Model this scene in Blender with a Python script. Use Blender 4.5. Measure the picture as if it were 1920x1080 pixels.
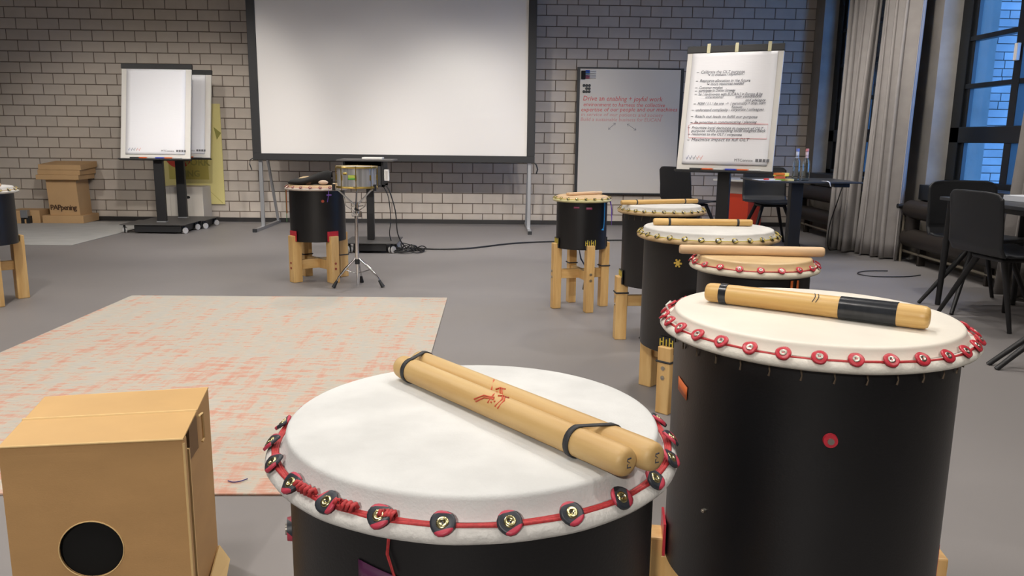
import bpy, math, random
from mathutils import Vector, Matrix
PI = math.pi
random.seed(7)
S = bpy.context.scene
COL = S.collection
for o in list(bpy.data.objects): bpy.data.objects.remove(o)

# ---------------------------------------------------------------- camera
F_PX, CAM_H = 1480.0, 1.05
YAW, PITCH, ROLL = 0.0274, 0.187, 0.0121
def cam_vec(x, f, u):
    c, s = math.cos(PITCH), math.sin(PITCH)
    y, z = c*f + s*u, -s*f + c*u
    c, s = math.cos(YAW), math.sin(YAW)
    return Vector((c*x + s*y, -s*x + c*y, z))
cr, sr = math.cos(ROLL), math.sin(ROLL)
rv, uv, fv = cam_vec(cr, 0, sr), cam_vec(-sr, 0, cr), cam_vec(0, 1, 0)
cd = bpy.data.cameras.new('camera'); cam = bpy.data.objects.new('camera', cd); COL.objects.link(cam)
cam.matrix_world = Matrix(((rv.x, uv.x, -fv.x, 0), (rv.y, uv.y, -fv.y, 0), (rv.z, uv.z, -fv.z, CAM_H), (0, 0, 0, 1)))
cd.sensor_width = 36; cd.lens = 36*F_PX/1920; cd.clip_start = .05; cd.clip_end = 200
S.camera = cam

# ---------------------------------------------------------------- world, exposure, lamps
S.view_settings.view_transform = 'Standard'; S.view_settings.look = 'None'
S.view_settings.gamma = 1; S.view_settings.use_curve_mapping = False
S.view_settings.exposure = 0.12
W = bpy.data.worlds.new('sky'); S.world = W; W.use_nodes = True
nt = W.node_tree; nt.nodes.clear()
wo = nt.nodes.new('ShaderNodeOutputWorld'); bg = nt.nodes.new('ShaderNodeBackground')
tc = nt.nodes.new('ShaderNodeTexCoord'); sx = nt.nodes.new('ShaderNodeSeparateXYZ'); rp = nt.nodes.new('ShaderNodeValToRGB')
nt.links.new(tc.outputs['Generated'], sx.inputs[0]); nt.links.new(sx.outputs['Z'], rp.inputs[0])
rp.color_ramp.elements[0].position = 0.0; rp.color_ramp.elements[0].color = (.15, .42, 1.0, 1)
rp.color_ramp.elements[1].position = .6; rp.color_ramp.elements[1].color = (.10, .34, .95, 1)
nt.links.new(rp.outputs[0], bg.inputs[0]); bg.inputs[1].default_value = 6.8
nt.links.new(bg.outputs[0], wo.inputs[0])

def lamp(kind, loc, energy, color, target=None, size=.06, angle=2.2, blend=.6, sy=None):
    d = bpy.data.lights.new('ceiling_or_fill_lamp', kind); o = bpy.data.objects.new('ceiling_or_fill_lamp', d); COL.objects.link(o)
    o.location = loc; d.energy = energy; d.color = color
    if kind == 'SPOT': d.spot_size = angle; d.spot_blend = blend; d.shadow_soft_size = size
    if kind == 'AREA': d.shape = 'RECTANGLE'; d.size = size; d.size_y = sy or size
    if target: o.rotation_euler = (Vector(target)-Vector(loc)).to_track_quat('-Z', 'Y').to_euler()
    return o
WARM = (1.0, .94, .87)
# spots over the room aimed at the foot of the brick wall
for x, tx, e in ((-5.6, -4.4, 210), (-1.4, -3.9, 290), (-3.2, -2.2, 230), (.4, -1.3, 270), (-1.0, .2, 250), (1.8, .3, 190)):
    lamp('SPOT', (x, 3.9, 3.3), e, WARM, (tx, 9.84, -.1), .09, .72, .6)
for x, y in ((-3.2, 5.2), (-.2, 5.2), (-1.2, 1.2), (2.0, 2.0)):
    lamp('AREA', (x, y, 3.42), 34, WARM, None, 1.2, sy=.3)  # added soft fill under the ceiling, no such fixtures in the room
# down lights; the one beside the curtains is added to brighten them
for x, y, e in ((-2.6, 6.9, 110), (-.2, 7.4, 120), (2.0, 7.0, 90), (-2.3, 2.9, 190), (.6, 2.9, 125), (2.6, 4.4, 100), (2.9, 6.3, 90), (-.9, .6, 45), (1.6, .2, 60)):
    lamp('SPOT', (x, y, 3.3), e, WARM, (x, y, 0), .07, 2.0, .7)
lamp('SPOT', (2.2, 5.0, 3.3), 110, WARM, (1.7, 9.84, .7), .09, .62, .6)  # added spot to brighten the whiteboard
lamp('SPOT', (1.3, 3.4, 3.3), 90, WARM, (1.85, 6.3, 1.35), .07, .42, .6)  # added spot to whiten the handwritten flipchart
lamp('SPOT', (-1.9, 6.6, 3.3), 55, WARM, (-3.5, 9.84, .5), .09, .8, .7)  # added spot to lift the poster behind the left flipcharts
lamp('SPOT', (2.3, 5.6, 3.3), 110, WARM, (3.7, 7.4, 1.2), .07, 1.0, .6)  # added spot to brighten the curtains and the pier
lamp('SPOT', (-1.0, -3.7, 3.1), 520, WARM, (-.5, 1.3, .3), .07, .8, .7)

# ---------------------------------------------------------------- materials
def lin(c): return c/12.92 if c <= .04045 else ((c+.055)/1.055)**2.4
def rgb(h):
    if isinstance(h, str): h = tuple(int(h[i:i+2], 16)/255 for i in (0, 2, 4))
    return tuple(lin(v) for v in h) + (1,)
MATS = {}
def mat(name, col, rough=.6, metal=0, var=0, scale=20, bump=0, bscale=200, col2=None, stretch=None, spec=.5, transmission=0, detail=4, ramp=(.35, .65), rand=0):
    if name in MATS: return MATS[name]
    m = bpy.data.materials.new(name); m.use_nodes = True; n = m.node_tree.nodes; L = m.node_tree.links
    b = n['Principled BSDF']; b.inputs['Base Color'].default_value = rgb(col)
    b.inputs['Roughness'].default_value = rough; b.inputs['Metallic'].default_value = metal
    b.inputs['Specular IOR Level'].default_value = spec
    b.inputs['Transmission Weight'].default_value = transmission
    co = n.new('ShaderNodeTexCoord').outputs['Object']
    if stretch:
        mp = n.new('ShaderNodeMapping'); mp.inputs['Scale'].default_value = stretch; L.new(co, mp.inputs[0]); co = mp.outputs[0]
    if var or col2:
        t = n.new('ShaderNodeTexNoise'); t.inputs['Scale'].default_value = scale; t.inputs['Detail'].default_value = detail; L.new(co, t.inputs['Vector'])
        r = n.new('ShaderNodeValToRGB'); r.color_ramp.elements[0].position, r.color_ramp.elements[1].position = ramp
        c = rgb(col); k = rgb(col2) if col2 else tuple(v*(1-var) for v in c[:3])+(1,)
        r.color_ramp.elements[0].color = k; r.color_ramp.elements[1].color = c
        L.new(t.outputs[0], r.inputs[0]); out = r.outputs[0]
        if rand:
            oi = n.new('ShaderNodeObjectInfo'); hs = n.new('ShaderNodeHueSaturation'); mr = n.new('ShaderNodeMapRange')
            mr.inputs[3].default_value = 1-rand; mr.inputs[4].default_value = 1+rand
            L.new(oi.outputs['Random'], mr.inputs[0]); L.new(mr.outputs[0], hs.inputs['Value']); L.new(out, hs.inputs['Color']); out = hs.outputs[0]
        L.new(out, b.inputs['Base Color'])
    if bump:
        t2 = n.new('ShaderNodeTexNoise'); t2.inputs['Scale'].default_value = bscale; t2.inputs['Detail'].default_value = 3; L.new(co, t2.inputs['Vector'])
        bp = n.new('ShaderNodeBump'); bp.inputs['Strength'].default_value = bump; bp.inputs['Distance'].default_value = .002
        L.new(t2.outputs[0], bp.inputs['Height']); L.new(bp.outputs[0], b.inputs['Normal'])
    MATS[name] = m; return m

BRICK = mat('sand_lime_brick', 'c3b9ae', .85, var=.10, scale=6, bump=.25, bscale=120, rand=.045)
MORTAR = mat('dark_mortar', '74675d', .95, var=.15, scale=30)
FLOOR = mat('grey_linoleum', '858180', .48, var=.07, scale=1.2, bump=.03, bscale=300, spec=.4)
CONC = mat('rough_concrete', '8a837a', .9, var=.22, scale=3.5, bump=.5, bscale=40, detail=8)
CONCL = mat('smooth_concrete_reveal', 'a3a09b', .85, var=.2, scale=5, bump=.3, bscale=50, detail=8)
CEIL = mat('ceiling_paint', '9a9894', .9)
WALLP = mat('side_wall_paint', '9a948c', .9)
BLACKM = mat('black_powder_coat', '1c1c1e', .45, bump=.1, bscale=600)
BLACKP = mat('black_plastic', '202225', .5, bump=.15, bscale=900)
DGREY = mat('dark_grey_plate', '4c4a49', .5, var=.08, scale=6)
SHELL = mat('matt_black_pipe', '101013', .40, var=.15, scale=8, bump=.12, bscale=260, spec=.55)
CHROME = mat('chrome', 'd8d8da', .12, 1)
ALU = mat('brushed_aluminium', 'b4b6ba', .38, .85)
PINE = mat('lacquered_pine', 'e2bd80', .45, col2='d2a668', scale=7, stretch=(6, 6, .7), bump=.05, detail=6)
PINEX = mat('pine_bar', 'e2bd80', .45, col2='d2a668', scale=7, stretch=(1, 6, 6), bump=.05, detail=6)
STICK = mat('turned_wood', 'd0b27c', .5, col2='c09c64', scale=9, stretch=(4, 4, .35), bump=.1, bscale=80, detail=6)
STICKP = mat('pale_beech', 'dcbd97', .5, col2='cfab84', scale=9, stretch=(4, 4, .35), bump=.05, detail=6)
STICKB = mat('bamboo_wood', 'dcb878', .4, col2='c49a58', scale=14, stretch=(6, 6, .15), bump=.05, detail=6)
RUBBER = mat('black_rubber_band', '2a2b2e', .6)
TAPE = mat('black_glossy_tape', '2b2e33', .22, var=.2, scale=30, stretch=(1, 1, 3))
HIDEW = mat('white_suede_hide', 'd7d8d7', .8, var=.14, scale=11, bump=.25, bscale=300, detail=8)
HIDEWR = mat('white_suede_rim', 'd6d4d0', .85, var=.2, scale=18, bump=.8, bscale=160, detail=8)
HIDEC = mat('cream_hide', 'e6e0d4', .5, var=.08, scale=6, bump=.1, bscale=200, detail=8)
HIDECR = mat('cream_hide_rim', 'dedad0', .8, var=.12, scale=22, bump=.6, bscale=160, detail=8)
HIDET = mat('tan_hide', 'd4b88c', .4, col2='c2a274', scale=8)
HIDETR = mat('bone_hide_rim', 'dcd3be', .65, var=.15, scale=16, bump=.4, bscale=150)
HIDEP = mat('pale_tan_hide', 'dcbd95', .45, var=.1, scale=8)
HIDEB = mat('bleached_hide', 'd8d6d2', .7, var=.15, scale=9, bump=.2, bscale=200)
HIDEBR = mat('raw_hide_rim', 'c0a67e', .6, col2='a88a5e', scale=20, bump=.5, bscale=120)
REDR = mat('red_rubber', 'c22f3e', .35, var=.2, scale=60)
REDC = mat('red_cord', 'c03a3c', .6, var=.3, scale=300)
REDB = mat('red_bolt_cap', '9c4a3c', .5)
YCORD = mat('yellow_cord', 'b9a93c', .6)
BEIGEC = mat('beige_cord', 'b9a084', .7)
YBLK = None
STEEL = mat('steel_screw', 'bdb8ae', .3, 1)
BRASS = mat('brass_screw', 'd9cf9a', .25, 1)
BRASSH = mat('brass_hoop', 'c2a860', .28, .9)
WHITEB = mat('whiteboard_enamel', 'cfc9c0', .25)
BOARD = mat('flipchart_board', 'd6d3cd', .4)
PAPER = mat('flipchart_paper', 'eeeef2', .8, bump=.5, bscale=14, stretch=(1, 1, 5))
SCREENM = mat('projection_cloth', 'dedbd8', .9)
CARD = mat('brown_cardboard', 'bb9361', .75, var=.1, scale=5, bump=.15, bscale=240, stretch=(1, 1, 3), detail=6)
CARDL = mat('cardboard_cut_edge', 'd9b983', .75)
CARDT = mat('cardboard_top', 'c69f66', .6, var=.12, scale=4, bump=.3, bscale=12)
GLASSB = mat('bottle_glass', 'f4fafa', .02, transmission=1)
FABRIC = mat('grey_curtain_fabric', 'a29d9a', .95, var=.08, scale=12, bump=.3, bscale=500)
INKR = mat('red_marker_ink', 'cf4a4a', .7); INKB = mat('dark_marker_ink', '3c3f4a', .7); INKG = mat('grey_print', '707074', .7)
WHITEP = mat('white_plastic', 'd8d6d2', .4)
WHEELM = mat('grey_caster_wheel', 'b4b2b0', .4)
YELLOW = mat('yellow_poster', 'e8dc96', .7)
REDINK = mat('poster_red', 'c2402e', .7)
OLIVE = mat('poster_lettering', 'a89f58', .7)
PURPLE = mat('purple_ribbon', '7a52b8', .5); BLUER = mat('blue_ribbon', '2f8fd6', .4); PINKT = mat('dark_pink_tape', '8a3c5c', .4)
PURT = mat('dim_purple_tape', '5a2a50', .4); ORANGE = mat('orange_tape', 'd26a34', .5); GREENR = mat('green_cord', '5c8a5c', .6)

def striped(name, c1, c2, scale, direction='X', dist=3):
    m = bpy.data.materials.new(name); m.use_nodes = True; n = m.node_tree.nodes; L = m.node_tree.links
    b = n['Principled BSDF']; b.inputs['Roughness'].default_value = .45
    w = n.new('ShaderNodeTexWave'); w.bands_direction = direction; w.inputs['Scale'].default_value = scale; w.inputs['Distortion'].default_value = dist
    w.inputs['Detail'].default_value = 0; w.inputs['Detail Scale'].default_value = .6
    r = n.new('ShaderNodeValToRGB'); r.color_ramp.interpolation = 'CONSTANT'; r.color_ramp.elements[1].position = .5
    r.color_ramp.elements[0].color = rgb(c1); r.color_ramp.elements[1].color = rgb(c2)
    t = n.new('ShaderNodeTexCoord'); L.new(t.outputs['Object'], w.inputs[0]); L.new(w.outputs[0], r.inputs[0]); L.new(r.outputs[0], b.inputs['Base Color'])
    return m
PATCH = striped('red_black_rubber', '2c3038', 'b83a4e', 13, 'DIAGONAL', 1.5)
PATCHY = striped('yellow_black_rubber', '34301c', 'b7a24a', 22, 'DIAGONAL', 2)
STRIPEY = striped('yellow_striped_pad', '2e2b1c', 'cdb948', 34, 'X', 0)
STRIPEY2 = striped('yellow_striped_pad_side', '2e2b1c', 'cdb948', 34, 'Y', 0)

def rug_material():
    m = bpy.data.materials.new('faded_rug_weave'); m.use_nodes = True; n = m.node_tree.nodes; L = m.node_tree.links
    b = n['Principled BSDF']; b.inputs['Roughness'].default_value = .95; b.inputs['Specular IOR Level'].default_value = .1
    tcx = n.new('ShaderNodeTexCoord')
    def noise(sc, scale, detail, rough=.6):
        mp = n.new('ShaderNodeMapping'); mp.inputs['Scale'].default_value = sc; L.new(tcx.outputs['Object'], mp.inputs[0])
        t = n.new('ShaderNodeTexNoise'); t.inputs['Scale'].default_value = scale; t.inputs['Detail'].default_value = detail; t.inputs['Roughness'].default_value = rough
        L.new(mp.outputs[0], t.inputs['Vector']); return t.outputs[0]
    def math_(op, a, b_):
        q = n.new('ShaderNodeMath'); q.operation = op
        for i, v in enumerate((a, b_)):
            if isinstance(v, (int, float)): q.inputs[i].default_value = v
            else: L.new(v, q.inputs[i])
        return q.outputs[0]
    a = noise((2.0, 9, 1), 3.2, 10, .72)     # weft streaks running across
    c = noise((8, 1.0, 1), 1.8, 8, .7)     # long worn bands running away
    d = noise((1, 1, 1), 1.6, 3)
    v = math_('ADD', math_('MULTIPLY', a, .50), math_('ADD', math_('MULTIPLY', c, .38), math_('MULTIPLY', d, .12)))
    # pinker towards the near end, as woven
    sp = n.new('ShaderNodeSeparateXYZ'); L.new(tcx.outputs['Object'], sp.inputs[0])
    v = math_('ADD', v, math_('MULTIPLY', sp.outputs['Y'], -.018))
    r = n.new('ShaderNodeValToRGB'); e = r.color_ramp.elements
    e[0].position = .44; e[0].color = rgb('bebab1'); e[1].position = .592; e[1].color = rgb('cc9a86')
    x = e.new(.508); x.color = rgb('c6bbac'); x = e.new(.534); x.color = rgb('cbab9b')
    L.new(v, r.inputs[0])
    f = noise((3, 60, 1), 5, 2); mx = n.new('ShaderNodeMixRGB'); mx.blend_type = 'MULTIPLY'; mx.inputs[0].default_value = .35
    rr = n.new('ShaderNodeValToRGB'); rr.color_ramp.elements[0].position = .3; rr.color_ramp.elements[0].color = (.55, .55, .55, 1); rr.color_ramp.elements[1].position = .65
    L.new(f, rr.inputs[0]); L.new(r.outputs[0], mx.inputs[1]); L.new(rr.outputs[0], mx.inputs[2]); L.new(mx.outputs[0], b.inputs['Base Color'])
    bp = n.new('ShaderNodeBump'); bp.inputs['Strength'].default_value = .5; bp.inputs['Distance'].default_value = .003
    L.new(f, bp.inputs['Height']); L.new(bp.outputs[0], b.inputs['Normal'])
    return m
def glass_material():
    m = bpy.data.materials.new('window_glass'); m.use_nodes = True; n = m.node_tree.nodes; L = m.node_tree.links
    for k in list(n):
        if k.type != 'OUTPUT_MATERIAL': n.remove(k)
    o = [k for k in n][0]; t = n.new('ShaderNodeBsdfTransparent'); g = n.new('ShaderNodeBsdfGlossy'); g.inputs['Roughness'].default_value = .02
    lw = n.new('ShaderNodeLayerWeight'); lw.inputs[0].default_value = .5; pw = n.new('ShaderNodeMath'); pw.operation = 'POWER'; pw.inputs[1].default_value = 4; L.new(lw.outputs['Facing'], pw.inputs[0])
    f = n.new('ShaderNodeMath'); f.operation = 'MULTIPLY_ADD'; f.inputs[1].default_value = .5; f.inputs[2].default_value = .03; L.new(pw.outputs[0], f.inputs[0]); x = n.new('ShaderNodeMixShader'); t.inputs[0].default_value = (.9, .95, .97, 1)
    L.new(f.outputs[0], x.inputs[0]); L.new(t.outputs[0], x.inputs[1]); L.new(g.outputs[0], x.inputs[2]); L.new(x.outputs[0], o.inputs[0])
    return m
PANE = glass_material()

# ---------------------------------------------------------------- mesh helpers
def perp(d):
    d = d.normalized(); a = Vector((0, 0, 1)) if abs(d.z) < .95 else Vector((1, 0, 0))
    u = d.cross(a).normalized(); return u, d.cross(u).normalized()
class MB:
    def __init__(s): s.v = []; s.f = []
    def quad(s, pts):
        k = len(s.v); s.v += [tuple(p) for p in pts]; s.f.append(tuple(range(k, k+len(pts)))); return s
    def box(s, a, b, M=None):
        k = len(s.v); (x0, y0, z0), (x1, y1, z1) = a, b
        P = [(x0, y0, z0), (x1, y0, z0), (x1, y1, z0), (x0, y1, z0), (x0, y0, z1), (x1, y0, z1), (x1, y1, z1), (x0, y1, z1)]
        if M: P = [tuple(M @ Vector(p)) for p in P]
        s.v += P; s.f += [tuple(k+i for i in q) for q in ((0, 3, 2, 1), (4, 5, 6, 7), (0, 1, 5, 4), (1, 2, 6, 5), (2, 3, 7, 6), (3, 0, 4, 7))]; return s
    def cbox(s, c, d, M=None):
        return s.box([c[i]-d[i]/2 for i in range(3)], [c[i]+d[i]/2 for i in range(3)], M)
    def hexa(s, P):   # eight corners: bottom ring then top ring
        k = len(s.v); s.v += [tuple(p) for p in P]
        s.f += [tuple(k+i for i in q) for q in ((0, 3, 2, 1), (4, 5, 6, 7), (0, 1, 5, 4), (1, 2, 6, 5), (2, 3, 7, 6), (3, 0, 4, 7))]; return s
    def lathe(s, prof, seg=48, c=(0, 0, 0), close=False, jit=0):
        k = len(s.v); n = len(prof)
        for i in range(seg):
            a = 2*PI*i/seg
            for r, z in prof:
                w = 1+jit*(math.sin(5*a+z*90)+.7*math.sin(11*a+1)+.5*math.sin(23*a+2)) if jit else 1
                s.v.append((c[0]+r*w*math.cos(a), c[1]+r*w*math.sin(a), c[2]+z))
        for i in range(seg):
            j = (i+1) % seg
            for q in range(n if close else n-1):
                t = (q+1) % n
                s.f.append((k+i*n+q, k+j*n+q, k+j*n+t, k+i*n+t))
        return s
    def cyl(s, p0, p1, r0, r1=None, seg=12, caps=True):
        r1 = r0 if r1 is None else r1; p0, p1 = Vector(p0), Vector(p1); u, w = perp(p1-p0); k = len(s.v)
        for p, r in ((p0, r0), (p1, r1)):
            for i in range(seg):
                a = 2*PI*i/seg; s.v.append(tuple(p+u*r*math.cos(a)+w*r*math.sin(a)))
        for i in range(seg): j = (i+1) % seg; s.f.append((k+i, k+seg+i, k+seg+j, k+j))
        if caps: s.f.append(tuple(k+i for i in range(seg))); s.f.append(tuple(k+seg+i for i in reversed(range(seg))))
        return s
    def tube(s, pts, r, seg=8, closed=False, flat=None):
        P = [Vector(p) for p in pts]; n = len(P); k = len(s.v)
        for i, p in enumerate(P):
            a = P[(i-1) % n] if (closed or i) else p; b = P[(i+1) % n] if (closed or i < n-1) else p
            u, w = perp(b-a); rr = r[i] if isinstance(r, (list, tuple)) else r
            for q in range(seg):
                t = 2*PI*q/seg; s.v.append(tuple(p+u*rr*math.cos(t)+w*(flat or 1)*rr*math.sin(t)))
        for i in range(n if closed else n-1):
            j = (i+1) % n
            for q in range(seg): t = (q+1) % seg; s.f.append((k+i*seg+q, k+j*seg+q, k+j*seg+t, k+i*seg+t))
        if not closed: s.f.append(tuple(k+q for q in reversed(range(seg)))); s.f.append(tuple(k+(n-1)*seg+q for q in range(seg)))
        return s
    def prism(s, poly, y0, y1, M=None):    # polygon in xz, extruded along y
        k = len(s.v); n = len(poly); P = [(x, y0, z) for x, z in poly]+[(x, y1, z) for x, z in poly]
        if M: P = [tuple(M @ Vector(p)) for p in P]
        s.v += P; s.f.append(tuple(k+i for i in range(n))); s.f.append(tuple(k+n+i for i in reversed(range(n))))
        for i in range(n): j = (i+1) % n; s.f.append((k+i, k+n+i, k+n+j, k+j))
        return s
    def grid(s, fn, nu, nv):
        k = len(s.v)
        for i in range(nu+1):
            for j in range(nv+1): s.v.append(tuple(fn(i/nu, j/nv)))
        for i in range(nu):
            for j in range(nv): a = k+i*(nv+1)+j; s.f.append((a, a+nv+1, a+nv+2, a+1))
        return s
    def build(s, name, m, parent=None, smooth=False, bevel=0, solid=0, loc=None, rot=None, sub=0):
        me = bpy.data.meshes.new(name); me.from_pydata(s.v, [], s.f); me.update()
        import bmesh
        bm = bmesh.new(); bm.from_mesh(me); bmesh.ops.recalc_face_normals(bm, faces=bm.faces); bm.to_mesh(me); bm.free()
        me.materials.append(m)
        if smooth:
            me.shade_smooth() if hasattr(me, 'shade_smooth') else None
            if smooth != 2: me.set_sharp_from_angle(angle=math.radians(40))
        o = bpy.data.objects.new(name, me); COL.objects.link(o)
        if parent: o.parent = parent
        if loc: o.location = loc
        if rot: o.rotation_euler = rot
        if solid: q = o.modifiers.new('thickness', 'SOLIDIFY'); q.thickness = solid; q.offset = 0
        if bevel: q = o.modifiers.new('bevel', 'BEVEL'); q.width = bevel; q.segments = 2; q.limit_method = 'ANGLE'
        if sub: q = o.modifiers.new('sub', 'SUBSURF'); q.levels = q.render_levels = sub
        return o
def tag(o, label, cat, group=None, kind=None):
    o['label'] = label; o['category'] = cat
    if group: o['group'] = group
    if kind: o['kind'] = kind
    return o
def struct(o): o['kind'] = 'structure'; return o
def empty(name, loc, rz=0):
    o = bpy.data.objects.new(name, None); COL.objects.link(o); o.location = loc; o.rotation_euler = (0, 0, rz); o.empty_display_size = .05; return o
def thing(name, label, cat, loc, rz=0, group=None): return tag(empty(name, loc, rz), label, cat, group)
def text(name, body, size, m, parent, loc, rot, shear=0, extrude=.0004, align='LEFT', offset=0, space=1, width=0):
    c = bpy.data.curves.new(name, 'FONT'); c.body = body; c.size = size; c.shear = shear; c.extrude = extrude; c.align_x = align; c.offset = offset
    c.space_character = space; c.resolution_u = 2
    c.materials.append(m); tmp = bpy.data.objects.new('tmp_text', c); COL.objects.link(tmp)
    dg = bpy.context.evaluated_depsgraph_get(); dg.update(); me = bpy.data.meshes.new_from_object(tmp.evaluated_get(dg)); bpy.data.objects.remove(tmp)
    if width:
        xs = [v.co.x for v in me.vertices]; k = width/max(.001, max(xs)-min(xs))
        for v in me.vertices: v.co.x *= k
    o = bpy.data.objects.new(name, me); COL.objects.link(o); o.parent = parent; o.location = loc; o.rotation_euler = rot; return o
def copy_part(src, parent, loc=None, rot=None):
    c = src.copy(); COL.objects.link(c); c.parent = parent
    if loc is not None: c.location = loc
    if rot is not None: c.rotation_euler = rot
    return c

# ================================================================ THE SETTING
D = 9.842; XR = 3.89; XL = -6.6; YB = -4.2; ZC = 3.45
struct(MB().box((XL-.2, YB-.2, -.12), (XR+.6, D+.3, 0)).build('floor', FLOOR))
struct(MB().box((XL-.2, YB-.2, ZC), (XR+.6, D+.3, ZC+.15)).build('ceiling', CEIL))
struct(MB().box((XL-.15, YB-.15, 0), (XL, D+.25, ZC)).build('wall_left', WALLP))
struct(MB().box((XL, YB-.15, 0), (XR+.5, YB, ZC)).build('wall_front', WALLP))
wb = struct(MB().box((XL, D+.006, 0), (XR+.2, D+.25, ZC)).build('wall_back', MORTAR))
BX0 = -4.6078
def brick_mb(x0, x1, z0, z1, c=.003, mb=None):
    mb = mb or MB(); k = len(mb.v); y0, y1 = D+.02, D
    mb.v += [(x0, y0, z0), (x1, y0, z0), (x1, y0, z1), (x0, y0, z1), (x0, y1+c, z0), (x1, y1+c, z0), (x1, y1+c, z1), (x0, y1+c, z1),
             (x0+c, y1, z0+c), (x1-c, y1, z0+c), (x1-c, y1, z1-c), (x0+c, y1, z1-c)]
    for q in ((0, 1, 5, 4), (1, 2, 6, 5), (2, 3, 7, 6), (3, 0, 4, 7), (4, 5, 9, 8), (5, 6, 10, 9), (6, 7, 11, 10), (7, 4, 8, 11), (8, 9, 10, 11)):
        mb.f.append(tuple(k+i for i in q))
    return mb
cells = []
J = .0048
for r in range(-1, 27):
    z0, z1 = max(.05, .125*(r+1)+J), min(ZC, .125*(r+2)-J)
    half = 0 if r % 2 else .5
    for j in range(-9, 36):
        x0, x1 = BX0+.25*(j+half)+J, BX0+.25*(j+half+1)-J
        x0, x1 = max(x0, XL), min(x1, XR)
        if x1-x0 > .03: cells.append((x0, x1, z0, z1, abs(x1-x0-(.25-2*J)) < 1e-4 and abs(z1-z0-(.125-2*J)) < 1e-4))
def seen(c):
    x, z = (c[0]+c[1])/2, (c[2]+c[3])/2
    if not (-5.9 < x < 3.9 and z < 2.42): return False
    if -2.85 < x < .5 and z > .72: return False
    if 1.0 < x < 2.32 and .4 < z < 1.9: return False
    if -4.3 < x < -3.45 and z > .75 and z < 1.95: return False
    if 2.2 < x < 3.4 and .85 < z < 1.95: return False
    return c[4]
vis = sorted([c for c in cells if seen(c)], key=lambda c: -(abs((c[2]+c[3])/2) + abs(c[0])*.12))[:300]
vs = set(vis)
base_brick = None
for c in vis:
    if base_brick is None:
        base_brick = MB(); brick_mb(-.125+J, .125-J, -.0625+J, .0625-J, mb=base_brick)
        base_brick.v = [(x, y-D, z) for x, y, z in base_brick.v]
        base_brick = base_brick.build('brick', BRICK, wb, loc=((c[0]+c[1])/2, D-random.uniform(0, .002), (c[2]+c[3])/2)); continue
    copy_part(base_brick, wb, ((c[0]+c[1])/2, D-random.uniform(0, .002), (c[2]+c[3])/2))
rest = MB()
for c in cells:
    if c not in vs: brick_mb(*c[:4], mb=rest)
rb = rest.build('brick_courses', BRICK, wb); rb['kind'] = 'stuff'
struct(MB().box((XL, D-.012, 0), (XR, D+.01, .05)).build('baseboard_back', mat('black_skirting', '2c2a2a', .4), bevel=.002))
# right wall: concrete piers, parapets below the windows, lintels above
W1 = (8.0, 9.6); W2 = (5.42, 7.04); ZS, ZL = .69, 3.12
wr = MB()
ys = [(W1[1], D+.25), (W2[1], W1[0]), (YB, W2[0])]
for a, b in ys: wr.box((XR, a, 0), (XR+.5, b, ZC))
for a, b in (W1, W2): wr.box((XR+.06, a, 0), (XR+.5, b, ZS-.02)).box((XR, a, ZL), (XR+.5, b, ZC))
wrr = struct(wr.build('wall_right', CONC))
rv_ = MB()
for a, b in (W1, W2):
    rv_.box((XR+.001, b-.004, ZS), (XR+.2, b+.001, ZL)).box((XR+.001, a-.001, ZS), (XR+.2, a+.004, ZL))
rv_.build('window_reveal', CONCL, wrr)
FRAME = mat('black_window_steel', '14171a', .35)
def window(name, ya, yb, n):
    r = struct(empty(name, (XR+.17, (ya+yb)/2, ZS))); h = (yb-ya)/2; H = ZL-ZS
    f = MB(); f.box((0, h-.14, 0), (.09, h, H)).box((0, -h, 0), (.09, -h+.14, H)).box((0, -h, 0), (.09, h, .05)).box((0, -h, H-.06), (.09, h, H))
    f.box((.02, h-.20, 0), (.06, h-.13, H)).box((.02, -h+.13, 0), (.06, -h+.2, H))
    f.build('window_frame', FRAME, r, bevel=.004)
    MB().box((0, -h, .37), (.10, h, .505)).build('transom', FRAME, r, bevel=.004)
    for z in (.845, 1.24, 1.635, 2.03): MB().box((.01, -h, z-.02), (.08, h, z+.02)).build('glazing_bar', FRAME, r, bevel=.003)
    MB().box((.005, -.045-.0, 0), (.09, .045, H)).build('mullion', FRAME, r, bevel=.004)
    MB().box((-.03, -.03, 1.0), (.0, .01, 1.13)).build('window_handle', WHITEP, r, bevel=.004)
    MB().box((.045, -h+.1, .04), (.051, h-.1, H-.04)).build('pane', PANE, r)
    return r
window('window_1', *W1, 1); window('window_2', *W2, 2)
for i, (a, b) in enumerate((W1, W2)):
    struct(MB().box((XR-.05, a+.0, ZS-.135), (XR+.17, b, ZS)).build('trim_%d' % (i+1), mat('dark_sill_board', '2a2c2f', .4), bevel=.004))

# ---------------------------------------------------------------- outside
nb = thing('neighbouring_building', 'pale brick wing of the building seen through the right window', 'building', (5.0, 8.9, -1))
MB().box((-.6, 0, -2), (.85, 3, 7)).build('wall_core', MORTAR, nb)
PBR = mat('pale_clinker', '9a8f8a', .8, var=.25, scale=3, rand=.22)
bb = None; rng = random.Random(3); rowsb = MB()
for r in range(0, 62):
    z = -.2+r*.088; x = -.6+(.0 if r % 2 else .12); 
    while x < .85:
        w = rng.choice((.13, .25, .25, .37)); x1 = min(x+w-.01, .85)
        if 1.55 < z+0 < 4.6 and x > .0 and x1-x > .06:
            MB().box((x, -.02, z), (x1, .01, z+.078)).build('brick', PBR, nb)
        else: rowsb.box((x, -.02, z), (x1, .01, z+.078))
        x += w
o = rowsb.build('brick_courses', PBR, nb); o['kind'] = 'stuff'
fb = thing('far_office_building', 'pale blue office facade with horizontal ribs behind the brick wing', 'building', (9.6, 16, -3))
FAC = mat('pale_facade_panel', '8fa0aa', .5)
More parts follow.
